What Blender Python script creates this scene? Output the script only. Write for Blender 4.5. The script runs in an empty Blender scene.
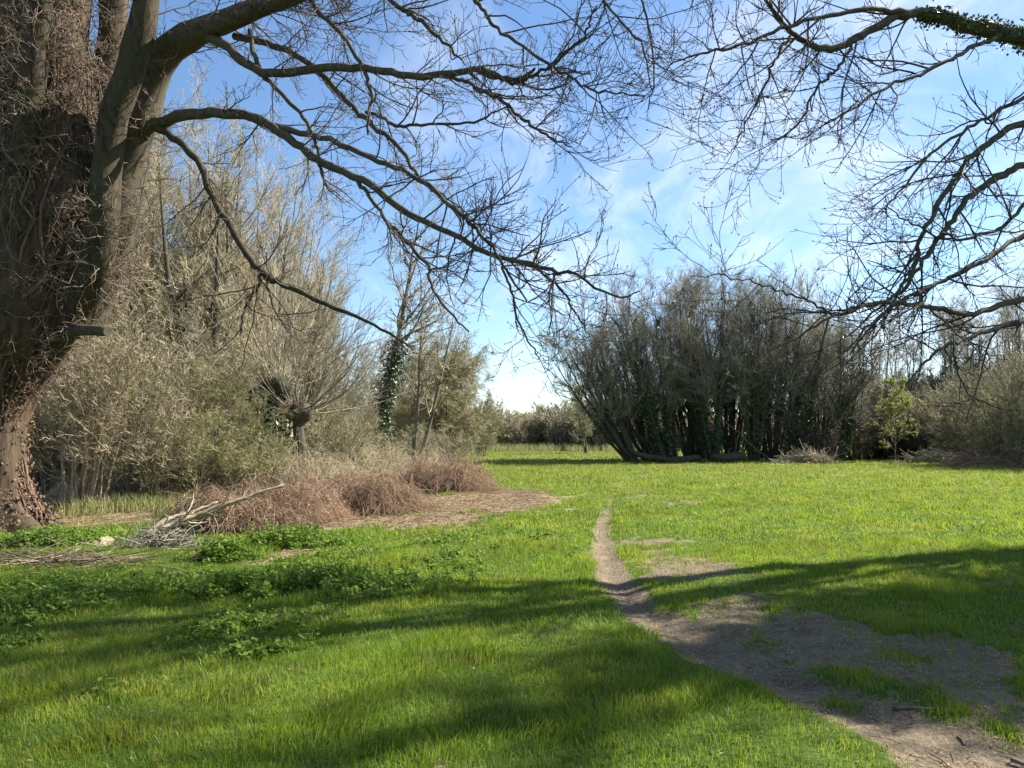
import bpy, math
import numpy as np
from mathutils import Vector, Euler

# ------------------------------------------------------------------ camera, sky, sun, exposure
S = bpy.context.scene
COL = S.collection
FPX, HOR, CAMH = 760.0, 437.0, 1.6
PITCH = math.atan((HOR - 384.0) / FPX)
SUN_AZ, SUN_EL = math.radians(68), math.radians(41)      # azimuth from +Y (view) towards +X (right)

cam_d = bpy.data.cameras.new('camera')
cam_d.sensor_width = 36.0
cam_d.lens = 36.0 * FPX / 1024.0
cam_d.clip_end = 3000
cam_d.clip_start = 0.05
cam = bpy.data.objects.new('camera', cam_d)
cam.location = (0, 0, CAMH)
cam.rotation_euler = (math.radians(90) + PITCH, 0, 0)
COL.objects.link(cam)
S.camera = cam

S.view_settings.view_transform = 'Standard'
S.view_settings.look = 'None'
S.view_settings.gamma = 1.0
S.view_settings.exposure = 1.7
S.cycles.max_bounces = 6
S.cycles.transparent_max_bounces = 4
S.cycles.use_denoising = True

world = bpy.data.worlds.new('World')
S.world = world
world.use_nodes = True
wt = world.node_tree
for n in list(wt.nodes): wt.nodes.remove(n)
def wn(t, **kw):
    n = wt.nodes.new(t)
    for k, v in kw.items(): setattr(n, k, v)
    return n
def wl(a, b): wt.links.new(a, b)
wout = wn('ShaderNodeOutputWorld'); wbg = wn('ShaderNodeBackground'); wbg.inputs['Strength'].default_value = 0.066
sky = wn('ShaderNodeTexSky', sky_type='NISHITA', sun_disc=False)
sky.sun_elevation = SUN_EL; sky.sun_rotation = SUN_AZ
sky.altitude = 50; sky.air_density = 1.0; sky.dust_density = 0.1; sky.ozone_density = 3.0
tc = wn('ShaderNodeTexCoord'); sep = wn('ShaderNodeSeparateXYZ'); wl(tc.outputs['Generated'], sep.inputs[0])
def wm(op, a, b=None, clamp=False):
    n = wn('ShaderNodeMath', operation=op, use_clamp=clamp)
    for i, v in enumerate((a, b)):
        if v is None: continue
        if isinstance(v, (int, float)): n.inputs[i].default_value = v
        else: wl(v, n.inputs[i])
    return n.outputs[0]
zc = wm('ADD', wm('MAXIMUM', sep.outputs['Z'], 0.0), 0.10)
cu = wm('DIVIDE', sep.outputs['X'], zc); cv = wm('DIVIDE', sep.outputs['Y'], zc)
cmb = wn('ShaderNodeCombineXYZ'); wl(cu, cmb.inputs[0]); wl(cv, cmb.inputs[1])
mp = wn('ShaderNodeMapping'); mp.inputs['Rotation'].default_value = (0, 0, math.radians(-40)); mp.inputs['Scale'].default_value = (1.3, 0.6, 1)
mp.inputs['Location'].default_value = (3.1, 0.4, 0)
wl(cmb.outputs[0], mp.inputs[0])
nz = wn('ShaderNodeTexNoise'); nz.inputs['Scale'].default_value = 1.9; nz.inputs['Detail'].default_value = 9; nz.inputs['Roughness'].default_value = 0.62; nz.inputs['Distortion'].default_value = 1.1
wl(mp.outputs[0], nz.inputs['Vector'])
nz2 = wn('ShaderNodeTexNoise'); nz2.inputs['Scale'].default_value = 0.55; nz2.inputs['Detail'].default_value = 3
wl(cmb.outputs[0], nz2.inputs['Vector'])
# more cloud on the sun's side of the sky
side = wm('MULTIPLY', sep.outputs['X'], 0.22)
veil = wm('MULTIPLY', wm('MAXIMUM', wm('SUBTRACT', 0.30, sep.outputs['Z']), 0.0), 0.15)
csum = wm('ADD', wm('ADD', wm('ADD', nz.outputs['Fac'], veil), wm('MULTIPLY', wm('SUBTRACT', nz2.outputs['Fac'], 0.5), 0.55)), side)
cr = wn('ShaderNodeMapRange'); cr.inputs['From Min'].default_value = 0.44; cr.inputs['From Max'].default_value = 0.98
cr.interpolation_type = 'SMOOTHSTEP'
wl(csum, cr.inputs['Value'])
cmix = wn('ShaderNodeMix', data_type='RGBA'); wl(wm('MULTIPLY', cr.outputs[0], 0.85), cmix.inputs['Factor'])
hs = wn('ShaderNodeHueSaturation'); hs.inputs['Saturation'].default_value = 1.06; wl(sky.outputs[0], hs.inputs['Color'])
wl(hs.outputs[0], cmix.inputs[6]); cmix.inputs[7].default_value = (5.4, 5.8, 6.4, 1)
wl(cmix.outputs[2], wbg.inputs['Color']); wl(wbg.outputs[0], wout.inputs[0])

sun_d = bpy.data.lights.new('sun', 'SUN'); sun_d.energy = 5.0; sun_d.angle = math.radians(0.55); sun_d.color = (1.0, 0.93, 0.82)
sun = bpy.data.objects.new('sun', sun_d)
sdir = Vector((math.sin(SUN_AZ) * math.cos(SUN_EL), math.cos(SUN_AZ) * math.cos(SUN_EL), math.sin(SUN_EL)))
sun.rotation_euler = sdir.to_track_quat('Z', 'Y').to_euler(); sun.location = (30, 20, 40)
COL.objects.link(sun)

# ------------------------------------------------------------------ helpers
def rg(seed): return np.random.default_rng(seed)
cp, sp = math.cos(PITCH), math.sin(PITCH)
def at(px, py, d):
    """world point seen at pixel px,py at distance d along the ground"""
    x, z = (px - 512) / FPX, (384 - py) / FPX
    fy, fz = cp - z * sp, sp + z * cp
    k = d / fy
    return np.array((x * k, d, CAMH + fz * k))
def gp(px, py):
    x, z = (px - 512) / FPX, (384 - py) / FPX
    fy, fz = cp - z * sp, sp + z * cp
    k = -CAMH / fz
    return np.array((x * k, fy * k))
def nrm(v): return v / np.maximum(np.linalg.norm(v, axis=-1, keepdims=True), 1e-9)

_nr = rg(77)
_ND = _nr.normal(size=(4, 7, 3)); _NP = _nr.uniform(0, 6.28, size=(4, 7))
def noise(p, scale=1.0, octaves=3):
    """cheap smooth noise in about -1..1 for points (...,2 or 3)"""
    p = np.asarray(p, float)
    if p.shape[-1] == 2: p = np.concatenate([p, np.zeros(p.shape[:-1] + (1,))], -1)
    out = 0; a = 1.0; s = scale; tot = 0
    for o in range(octaves):
        w = np.zeros(p.shape[:-1])
        for k in range(7):
            w = w + np.sin((p @ (_ND[o, k] * s)) + _NP[o, k] + 1.3 * np.sin(p @ (_ND[o, (k + 3) % 7] * s * 0.6)))
        out = out + a * w / 2.6; tot += a; a *= 0.5; s *= 2.1
    return np.clip(out / tot, -1, 1)

def spline(pts, n):
    """Catmull-Rom through pts (m,k) -> (n,k)"""
    p = np.asarray(pts, float)
    p = np.vstack([2 * p[0] - p[1], p, 2 * p[-1] - p[-2]])
    m = len(p) - 3
    u = np.linspace(0, m - 1e-6, n); i = u.astype(int); t = (u - i)[:, None]
    a, b, c, d = p[i], p[i + 1], p[i + 2], p[i + 3]
    return 0.5 * ((2 * b) + (c - a) * t + (2 * a - 5 * b + 4 * c - d) * t ** 2 + (3 * b - a - 3 * c + d) * t ** 3)

class Geo:
    def __init__(self): self.v = []; self.f = []; self.n = 0
    def add(self, V, F, mi=0, smooth=True):
        V = np.asarray(V, np.float32).reshape(-1, 3); F = np.asarray(F, np.int32)
        self.v.append(V); self.f.append((F + self.n, mi, smooth)); self.n += len(V)
        return self
    def tubes(self, P, R, sides=3, mi=0, smooth=True, rough=0.0, rscale=2.0, cap=False, zs=1.0, lobes=None):
        P = np.asarray(P, float); R = np.asarray(R, float)
        if P.ndim == 2: P = P[None]; R = R[None]
        N, K, _ = P.shape
        if N == 0: return self
        T = np.empty_like(P); T[:, 1:-1] = P[:, 2:] - P[:, :-2]; T[:, 0] = P[:, 1] - P[:, 0]; T[:, -1] = P[:, -1] - P[:, -2]
        T = nrm(T); ch = nrm(P[:, -1] - P[:, 0])
        ax = np.where(np.abs(ch[:, 2:3]) > 0.8, np.array([[1.0, 0, 0]]), np.array([[0, 0, 1.0]]))
        ref = nrm(np.cross(ch, ax))[:, None, :]
        U = nrm(ref - (ref * T).sum(-1, keepdims=True) * T); W = np.cross(T, U)
        a = np.linspace(0, 2 * np.pi, sides, endpoint=False)
        rad = np.cos(a)[None, None, :, None] * U[:, :, None] + np.sin(a)[None, None, :, None] * W[:, :, None]
        RR = R[:, :, None, None]
        V = P[:, :, None] + RR * rad
        if rough:
            V = V + RR * rad * (rough * noise(V * [1, 1, zs], rscale, 3))[..., None]
        if lobes is not None:
            nl, amp = lobes
            V = V + RR * rad * (np.asarray(amp)[None, :, None] * (.5 + .5 * np.cos(nl * a + 1.1 * np.sin(2 * a)))[None, None, :])[..., None]
        base = (np.arange(N) * K * sides)[:, None, None]
        i = np.arange(K - 1)[None, :, None] * sides; j = np.arange(sides)[None, None, :]; j2 = (j + 1) % sides
        F = np.stack([base + i + j, base + i + j2, base + i + sides + j2, base + i + sides + j], -1).reshape(-1, 4)
        if cap:
            f2 = [list(range(sides - 1, -1, -1)), [(K - 1) * sides + q for q in range(sides)]]
            self.add(V, F, mi, smooth)
            n0 = self.n - N * K * sides
            self.f.append((np.array(f2, np.int32) + n0, mi, False))
        else:
            self.add(V, F, mi, smooth)
        return self
    def leaves(self, C, size, rng, mi=0, flat=0.0, aspect=0.7, out=None):
        """rhombic leaves centred at C, random facing (flat -> lie level)"""
        N = len(C); s = np.broadcast_to(np.asarray(size, float), (N,))[:, None]
        nn = rng.normal(size=(N, 3)); nn[:, 2] += flat * 2.5
        if out is not None: nn = nn * 0.7 + out
        nn = nrm(nn)
        u = nrm(np.cross(nn, rng.normal(size=(N, 3)))); w = np.cross(nn, u)
        V = np.stack([C - u * s, C + w * s * aspect * .55 - u * s * .1 + nn * s * .12, C + u * s, C - w * s * aspect * .55 - u * s * .1 + nn * s * .12], 1)
        F = np.arange(N * 4).reshape(N, 4)
        return self.add(V, F, mi, False)
    def buds(self, C, D, size, mi=0):
        """small pointed buds at C along D (4-sided spindles)"""
        N = len(C); s = np.broadcast_to(np.asarray(size, float), (N,))
        P = C[:, None] + D[:, None] * (s[:, None, None] * np.array([0, .8, 2.2])[None, :, None])
        R = s[:, None] * np.array([.35, .62, .05])[None]
        return self.tubes(P, R, 4, mi, True)
    def build(self, name, mats, parent=None, origin=None, label=None):
        mats = mats if isinstance(mats, (list, tuple)) else [mats]
        V = np.vstack(self.v) if self.v else np.zeros((0, 3), np.float32)
        if origin is not None: V = V - np.asarray(origin, np.float32)[None]
        me = bpy.data.meshes.new(name)
        me.vertices.add(len(V)); me.vertices.foreach_set('co', V.astype(np.float32).ravel())
        tot = np.concatenate([np.full(len(f), f.shape[1], np.int32) for f, _, _ in self.f])
        loops = np.concatenate([f.ravel() for f, _, _ in self.f])
        mi = np.concatenate([np.full(len(f), m, np.int32) for f, m, _ in self.f])
        sm = np.concatenate([np.full(len(f), s, bool) for f, _, s in self.f])
        st = np.concatenate([[0], np.cumsum(tot)[:-1]]).astype(np.int32)
        me.loops.add(len(loops)); me.loops.foreach_set('vertex_index', loops.astype(np.int32))
        me.polygons.add(len(tot)); me.polygons.foreach_set('loop_start', st)
        me.polygons.foreach_set('material_index', mi); me.polygons.foreach_set('use_smooth', sm)
        for m in mats: me.materials.append(m)
        me.update(calc_edges=True)
        o = bpy.data.objects.new(name, me); COL.objects.link(o)
        if parent is not None: o.parent = parent
        if label: o['label'] = label
        return o

def tag(o, label, cat, group=None, kind=None):
    if label: o['label'] = label
    if cat: o['category'] = cat
    if group: o['group'] = group
    if kind: o['kind'] = kind
    return o
def thing(name, label, cat, loc=(0, 0, 0), group=None):
    o = bpy.data.objects.new(name, None); COL.objects.link(o); o.empty_display_size = 0.2
    o.location = [float(c) for c in loc]
    return tag(o, label, cat, group)
def copy_tree(o, parent=None):
    c = o.copy(); COL.objects.link(c)
    if parent is not None: c.parent = parent
    for ch in list(o.children): copy_tree(ch, c)
    return c

# ---- growing: all branches of one order at once
def spawn(P, R, n, rng, t=(0.2, 1.0), ang=(45, 12), L=(0.4, 0.7), K=5, trop=0.0, jit=0.12, rf=0.6, rmin=0.002, rtip=0.3, rel=True, tfall=0.5, bias=None, flat=0.0, rmax=9.0):
    N, KP, _ = P.shape
    n_i = np.full(N, n) if np.isscalar(n) else np.asarray(n)
    idx = np.repeat(np.arange(N), n_i); M = len(idx)
    if M == 0: return np.zeros((0, K, 3)), np.zeros((0, K))
    tt = rng.uniform(t[0], t[1], M)
    u = tt * (KP - 1); i = np.minimum(u.astype(int), KP - 2); f = (u - i)
    p0 = P[idx, i] * (1 - f[:, None]) + P[idx, i + 1] * f[:, None]
    r0 = R[idx, i] * (1 - f) + R[idx, i + 1] * f
    T = nrm(P[idx, i + 1] - P[idx, i])
    a = np.radians(rng.normal(ang[0], ang[1], M)); 
    rnd = rng.normal(size=(M, 3))
    if flat: rnd[:, 2] *= (1 - flat)
    if bias is not None: rnd = rnd + np.asarray(bias)
    side = nrm(rnd - (rnd * T).sum(-1, keepdims=True) * T)
    d = nrm(np.cos(a)[:, None] * T + np.sin(a)[:, None] * side)
    ln = rng.uniform(L[0], L[1], M) * (1 - tfall * tt)
    if rel:
        pl = np.linalg.norm(np.diff(P, axis=1), axis=-1).sum(1); ln = ln * pl[idx]
    Q = np.empty((M, K, 3)); Q[:, 0] = p0
    stp = (ln / (K - 1))[:, None]
    for k in range(1, K):
        d = nrm(d + np.array([0, 0, trop]) + jit * rng.normal(size=(M, 3)))
        Q[:, k] = Q[:, k - 1] + d * stp
    rr = np.maximum(np.minimum(np.minimum(r0 * rf, r0 * .95), rmax), rmin)
    RQ = rr[:, None] * np.linspace(1, rtip, K)[None]
    return Q, np.maximum(RQ, rmin * 0.6)

# ------------------------------------------------------------------ materials
def newmat(name):
    m = bpy.data.materials.new(name); m.use_nodes = True
    nt = m.node_tree
    for n in list(nt.nodes): nt.nodes.remove(n)
    return m, nt
def mixrgb(nt, fac, a, b):
    n = nt.nodes.new('ShaderNodeMix'); n.data_type = 'RGBA'
    for sock, v in ((n.inputs['Factor'], fac), (n.inputs[6], a), (n.inputs[7], b)):
        if isinstance(v, (int, float)): sock.default_value = v
        elif isinstance(v, tuple): sock.default_value = v + (1,) if len(v) == 3 else v
        else: nt.links.new(v, sock)
    return n.outputs[2]
def nnoise(nt, scale, detail=4, stretch=None, rough=0.55):
    tcn = nt.nodes.new('ShaderNodeTexCoord'); n = nt.nodes.new('ShaderNodeTexNoise')
    n.inputs['Scale'].default_value = scale; n.inputs['Detail'].default_value = detail; n.inputs['Roughness'].default_value = rough
    if stretch:
        m = nt.nodes.new('ShaderNodeMapping'); m.inputs['Scale'].default_value = stretch
        nt.links.new(tcn.outputs['Object'], m.inputs[0]); nt.links.new(m.outputs[0], n.inputs['Vector'])
    else: nt.links.new(tcn.outputs['Object'], n.inputs['Vector'])
    return n.outputs['Fac']
def ramp(nt, v, lo, hi):
    n = nt.nodes.new('ShaderNodeMapRange'); n.inputs['From Min'].default_value = lo; n.inputs['From Max'].default_value = hi
    nt.links.new(v, n.inputs['Value']); return n.outputs[0]
def rnd_island(nt):
    return nt.nodes.new('ShaderNodeNewGeometry').outputs['Random Per Island']
def finish(nt, col, rough=0.85, trans=0.0, tcol=None, bump=None, bstr=0.5, bdist=0.02, spec=0.25):
    out = nt.nodes.new('ShaderNodeOutputMaterial'); b = nt.nodes.new('ShaderNodeBsdfPrincipled')
    b.inputs['Roughness'].default_value = rough; b.inputs['Specular IOR Level'].default_value = spec
    if isinstance(col, tuple): b.inputs['Base Color'].default_value = col + (1,)
    else: nt.links.new(col, b.inputs['Base Color'])
    if bump is not None:
        bn = nt.nodes.new('ShaderNodeBump'); bn.inputs['Strength'].default_value = bstr; bn.inputs['Distance'].default_value = bdist
        nt.links.new(bump, bn.inputs['Height']); nt.links.new(bn.outputs[0], b.inputs['Normal'])
    if trans:
        t = nt.nodes.new('ShaderNodeBsdfTranslucent'); c = tcol if tcol is not None else col
        if isinstance(c, tuple): t.inputs['Color'].default_value = c + (1,)
        else: nt.links.new(c, t.inputs['Color'])
        mx = nt.nodes.new('ShaderNodeMixShader'); mx.inputs[0].default_value = trans
        nt.links.new(b.outputs[0], mx.inputs[1]); nt.links.new(t.outputs[0], mx.inputs[2]); nt.links.new(mx.outputs[0], out.inputs[0])
    else: nt.links.new(b.outputs[0], out.inputs[0])
def twig_mat(name, c1, c2, rough=0.8):
    m, nt = newmat(name)
    finish(nt, mixrgb(nt, rnd_island(nt), c1, c2), rough)
    return m
def bark_mat(name, c1, c2, moss=None, scale=9, stretch=(1, 1, .22), bstr=0.9, bdist=0.03):
    m, nt = newmat(name)
    n = nnoise(nt, scale, 7, stretch, .62)
    c = mixrgb(nt, ramp(nt, n, .36, .66), c1, c2)
    if moss: c = mixrgb(nt, ramp(nt, nnoise(nt, 1.7, 4), .48, .66), c, moss)
    finish(nt, c, .9, bump=n, bstr=bstr, bdist=bdist)
    return m
def leaf_mat(name, c1, c2, trans=.35, rough=.5, tmul=1.3, spec=.35):
    m, nt = newmat(name)
    c = mixrgb(nt, rnd_island(nt), c1, c2)
    finish(nt, c, rough, trans, spec=spec)
    return m

M = {}
M['bark_old'] = bark_mat('old_tree_bark', (.022, .015, .010), (.105, .070, .045), (.055, .044, .024), 8)
M['bark_smooth'] = bark_mat('greenish_bark', (.018, .015, .010), (.078, .060, .036), (.045, .042, .018), 16, (1, 1, .3), 1.0, .03)
M['bark_limb'] = bark_mat('limb_bark', (.035, .029, .022), (.10, .08, .055), (.07, .066, .032), 14, (1, 1, 1), .5, .008)
M['bark_grey'] = bark_mat('grey_bark', (.085, .075, .058), (.19, .17, .13), (.10, .105, .055), 6)
M['bark_dark'] = bark_mat('dark_willow_bark', (.035, .03, .024), (.10, .088, .066), (.06, .062, .03), 6)
M['twig_near'] = twig_mat('near_twigs', (.045, .034, .027), (.10, .075, .052))
M['bud'] = twig_mat('brown_buds', (.05, .032, .022), (.10, .065, .04))
M['twig_ivydead'] = twig_mat('dead_ivy_twigs', (.06, .042, .028), (.26, .205, .15))
M['ivy_stem'] = twig_mat('dead_ivy_ropes', (.03, .02, .013), (.15, .10, .066))
M['twig_tan'] = twig_mat('tan_twigs', (.22, .188, .118), (.44, .38, .255))
M['twig_olive'] = twig_mat('olive_twigs', (.185, .17, .088), (.36, .325, .19))
M['twig_grey'] = twig_mat('grey_brown_twigs', (.125, .118, .09), (.26, .245, .19))
M['twig_dark'] = twig_mat('dark_twigs', (.055, .047, .037), (.13, .115, .088))
M['twig_palegreen'] = twig_mat('pale_green_twig_tips', (.20, .19, .125), (.36, .335, .235))
M['twig_bramble'] = twig_mat('dead_bramble_stems', (.11, .066, .042), (.40, .28, .18))
M['twig_pale'] = twig_mat('bleached_dead_twigs', (.30, .25, .17), (.50, .43, .31))
M['leaf_dead'] = leaf_mat('dead_leaves', (.16, .105, .065), (.40, .29, .19), .15, .8)
M['leaf_wither'] = leaf_mat('withered_ivy_leaves', (.06, .036, .022), (.22, .145, .095), .1, .8)
M['leaf_ivy'] = leaf_mat('ivy_leaves', (.018, .04, .012), (.06, .10, .03), .15, .38, spec=.5)
M['leaf_fresh'] = leaf_mat('fresh_spring_leaves', (.18, .21, .05), (.32, .34, .10), .45)
M['leaf_olive'] = leaf_mat('olive_shrub_leaves', (.14, .185, .03), (.31, .34, .085), .45)
M['leaf_nettle'] = leaf_mat('nettle_leaves', (.085, .16, .016), (.20, .29, .05), .45, .6, spec=.2)
M['wood_pale'] = bark_mat('bleached_wood', (.15, .118, .075), (.36, .30, .20), None, 10, (1, 1, .3), .5, .01)
M['wood_brown'] = bark_mat('brown_dead_wood', (.07, .05, .035), (.2, .15, .1), None, 10, (1, 1, .4), .6, .015)
M['stone'] = twig_mat('pale_pebbles', (.16, .14, .11), (.48, .44, .38))

# ------------------------------------------------------------------ ground masks (world metres)
PATH_PX = [(632, 478, .22), (621, 488, .2), (612, 498, .19), (606, 512, .17), (602, 530, .16), (605, 550, .16), (615, 575, .18), (633, 598, .2), (662, 622, .22), (707, 648, .24), (762, 672, .26), (832, 700, .28), (902, 730, .30), (985, 768, .34), (1100, 820, .36), (1300, 900, .4)]
PATH = spline([tuple(gp(a, b)) + (w,) for a, b, w in PATH_PX], 160)
def blob(p, px, py, rx, ry, rot=0):
    c = gp(px, py); d = p - c; ca, sa = math.cos(rot), math.sin(rot)
    u = (d[..., 0] * ca + d[..., 1] * sa) / rx; v = (-d[..., 0] * sa + d[..., 1] * ca) / ry
    return np.exp(-(u * u + v * v))
def path_d(p):
    sh = p.shape[:-1]; q = p.reshape(-1, 2); out = np.full(len(q), 9.0); w = np.full(len(q), .3)
    near = np.where((q[:, 1] < 33) & (np.abs(q[:, 0]) < 12))[0]
    for ch in np.array_split(near, max(1, len(near) // 20000)):
        dd = np.linalg.norm(q[ch][:, None] - PATH[None, :, :2], axis=-1); k = dd.argmin(1)
        out[ch] = dd[np.arange(len(ch)), k]; w[ch] = PATH[k, 2]
    return out.reshape(sh), w.reshape(sh)
def soil_mask(p):
    """0 grass .. 1 bare trodden earth"""
    d, w = path_d(p)
    n = noise(p, 1.6, 4) ; n2 = .75 * noise(p, 6.5, 3) + .55 * noise(p, 19, 2)
    far = np.clip((p[..., 1] - 13) / 10, 0, 1)
    core = np.clip(1.55 - d / w + n * .28 + n2 * .2 - far * .85, 0, 1)
    worn = (1.0 * blob(p, 690, 572, .85, 1.2) + 1.0 * blob(p, 735, 604, .75, .7) + 1.05 * blob(p, 810, 632, .9, .6) + 1.0 * blob(p, 880, 655, .8, .6) + .95 * blob(p, 960, 668, .8, .5)
            + .6 * blob(p, 985, 700, .5, .35) + .6 * blob(p, 1040, 730, .5, .4) + .75 * blob(p, 655, 540, .9, 1.8) + .62 * blob(p, 640, 492, 1.9, 6.0))
    worn = np.clip(worn * .95 + n * .42 + n2 * .42 - .42, 0, 1)
    return np.clip(np.maximum(core, np.minimum(worn * 1.3, .76)), 0, 1)
def litter_mask(p):
    """dry bramble litter, left of the meadow"""
    n = noise(p, 1.3, 4); n2 = noise(p, 5, 2)
    w = (1.6 * blob(p, 440, 506, 2.3, 3.0) + 1.3 * blob(p, 500, 493, 1.7, 3.0) + 1.3 * blob(p, 375, 522, 1.7, 1.2) + 1.0 * blob(p, 300, 553, .9, .42) + .9 * blob(p, 90, 562, 2.6, .6)
         + .8 * blob(p, 190, 575, .8, .3) + 1.2 * blob(p, 250, 500, 3.0, 2.4) + .6 * blob(p, 20, 620, .6, .3) + .6 * blob(p, 95, 655, .5, .22))
    left = np.clip((-p[..., 0] - (4.5 + .10 * p[..., 1])) / 2.0, 0, 1) * np.clip((p[..., 1] - 12.5) / 3, 0, 1)
    n3 = noise(p, 11, 2)
    return np.clip(np.maximum(w + n * .5 + n2 * .45 + n3 * .3 - .6, 0) * 1.3 + left * (.75 + .4 * n), 0, 1)
def height(p):
    p = np.asarray(p, float)
    h = .045 * noise(p, .45, 2) + .018 * noise(p, 2.4, 2)
    d, w = path_d(p)
    h = h - .055 * np.exp(-(d / (w * 1.1)) ** 2)
    fade = np.clip((p[..., 1] - 2) / 3, 0, 1)
    return h * fade
def hz(x, y): return float(height(np.array([[x, y]]))[0])

# ------------------------------------------------------------------ ground sheet
def axis(segs):
    out = [segs[0][0]]
    for a, b, n in segs: out += list(np.linspace(a, b, n + 1)[1:])
    return np.array(out)
ys = np.concatenate([axis([(-60, 0, 8), (0, 3, 10)]), 3 * (11 / 3) ** (np.linspace(0, 1, 190)[1:]), 11 * (50 / 11) ** (np.linspace(0, 1, 170)[1:]), 50 * (1500 / 50) ** (np.linspace(0, 1, 50)[1:])])
xp = np.concatenate([np.linspace(0, 6, 121), 6 * (40 / 6) ** np.linspace(0, 1, 90)[1:], 40 * (1500 / 40) ** np.linspace(0, 1, 24)[1:]])
xs = np.concatenate([-xp[::-1][:-1], xp])
XX, YY = np.meshgrid(xs, ys); PG = np.stack([XX, YY], -1)
SOIL = soil_mask(PG); LIT = litter_mask(PG)
HH = height(PG) + np.where(PG[..., 1] < 16, (.006 + .009 * SOIL) * noise(PG, 13, 3), 0)
g = Geo(); V = np.stack([XX, YY, HH], -1).reshape(-1, 3); ny, nx = XX.shape
ii = np.arange(ny - 1)[:, None] * nx; jj = np.arange(nx - 1)[None]
g.add(V, np.stack([ii + jj, ii + jj + 1, ii + nx + jj + 1, ii + nx + jj], -1).reshape(-1, 4))
m, nt = newmat('meadow_ground')
def attr(name):
    a = nt.nodes.new('ShaderNodeAttribute'); a.attribute_name = name; return a.outputs['Fac']
fine = nnoise(nt, 26, 6, None, .65); mid = nnoise(nt, 2.6, 5); big = nnoise(nt, .22, 4)
grassc = mixrgb(nt, ramp(nt, fine, .3, .7), (.022, .045, .006), (.065, .115, .016))
grassf = mixrgb(nt, ramp(nt, big, .4, .65), (.10, .17, .022), (.17, .19, .05))
cd = nt.nodes.new('ShaderNodeTexCoord'); sxyz = nt.nodes.new('ShaderNodeSeparateXYZ'); nt.links.new(cd.outputs['Object'], sxyz.inputs[0])
grassc = mixrgb(nt, ramp(nt, sxyz.outputs['Y'], 14, 40), grassc, mixrgb(nt, ramp(nt, mid, .35, .65), grassf, (.09, .13, .03)))
soilc = mixrgb(nt, ramp(nt, mid, .35, .68), (.105, .082, .052), (.20, .16, .104))
soilc = mixrgb(nt, ramp(nt, fine, .42, .72), soilc, (.06, .047, .03))
litc = mixrgb(nt, ramp(nt, fine, .35, .68), (.10, .072, .048), (.34, .255, .17))
def ragged(v, k=.9):
    a = nt.nodes.new('ShaderNodeMath'); a.operation = 'MULTIPLY_ADD'; a.inputs[1].default_value = k; a.inputs[2].default_value = -.5 * k; nt.links.new(nnoise(nt, 17, 5, None, .7), a.inputs[0])
    b = nt.nodes.new('ShaderNodeMath'); b.operation = 'ADD'; nt.links.new(a.outputs[0], b.inputs[0]); nt.links.new(v, b.inputs[1])
    n = nt.nodes.new('ShaderNodeMapRange'); n.inputs['From Min'].default_value = .30; n.inputs['From Max'].default_value = .52; nt.links.new(b.outputs[0], n.inputs['Value']); return n.outputs[0]
soilc = mixrgb(nt, ramp(nt, nnoise(nt, 70, 4, None, .7), .50, .66), soilc, (.26, .215, .145))
c = mixrgb(nt, ragged(attr('litter')), grassc, litc)
c = mixrgb(nt, ragged(attr('soil')), c, soilc)
finish(nt, c, .95, bump=fine, bstr=.8, bdist=.02, spec=.1)
go = g.build('ground', m); tag(go, None, None, kind='structure')
for nm, arr in (('soil', SOIL), ('litter', LIT)):
    at_ = go.data.attributes.new(nm, 'FLOAT', 'POINT'); at_.data.foreach_set('value', arr.astype(np.float32).ravel())

# ------------------------------------------------------------------ grass
m, nt = newmat('grass_blades')
r = rnd_island(nt)
patch = nnoise(nt, .55, 3); patch2 = nnoise(nt, 2.2, 2)
gc = mixrgb(nt, r, (.105, .195, .010), (.24, .325, .028))
gc = mixrgb(nt, ramp(nt, patch, .42, .68), gc, mixrgb(nt, r, (.20, .255, .016), (.35, .37, .05)))
gc = mixrgb(nt, ramp(nt, patch2, .50, .75), gc, mixrgb(nt, r, (.062, .145, .010), (.14, .245, .022)))
dull = nnoise(nt, 1.25, 5, None, .65)
gc = mixrgb(nt, ramp(nt, dull, .52, .72), gc, mixrgb(nt, r, (.11, .15, .025), (.23, .24, .06)))
cd = nt.nodes.new('ShaderNodeTexCoord'); sxyz = nt.nodes.new('ShaderNodeSeparateXYZ'); nt.links.new(cd.outputs['Object'], sxyz.inputs[0])
dry = nt.nodes.new('ShaderNodeMath'); dry.operation = 'GREATER_THAN'
nt.links.new(r, dry.inputs[0]); thr = nt.nodes.new('ShaderNodeMapRange'); nt.links.new(sxyz.outputs['Y'], thr.inputs['Value'])
thr.inputs['From Min'].default_value = 12; thr.inputs['From Max'].default_value = 46; thr.inputs['To Min'].default_value = .91; thr.inputs['To Max'].default_value = .54
nt.links.new(thr.outputs[0], dry.inputs[1])
gc = mixrgb(nt, dry.outputs[0], gc, (.27, .26, .09))
finish(nt, gc, .5, .55, spec=.3)
M['grass'] = m
def frustum_pts(rng, d0, d1, dens, xmin=None, xmax=None):
    m_ = 2.7; F = lambda q: .37 * q * q + m_ * q
    n = int(dens * 2 * (F(d1) - F(d0))); f = rng.uniform(F(d0), F(d1), n)
    y = (-m_ + np.sqrt(m_ * m_ + 1.48 * f)) / .74; x = rng.uniform(-1, 1, n) * (.74 * y + m_)
    return np.stack([x, y], -1)
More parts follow.
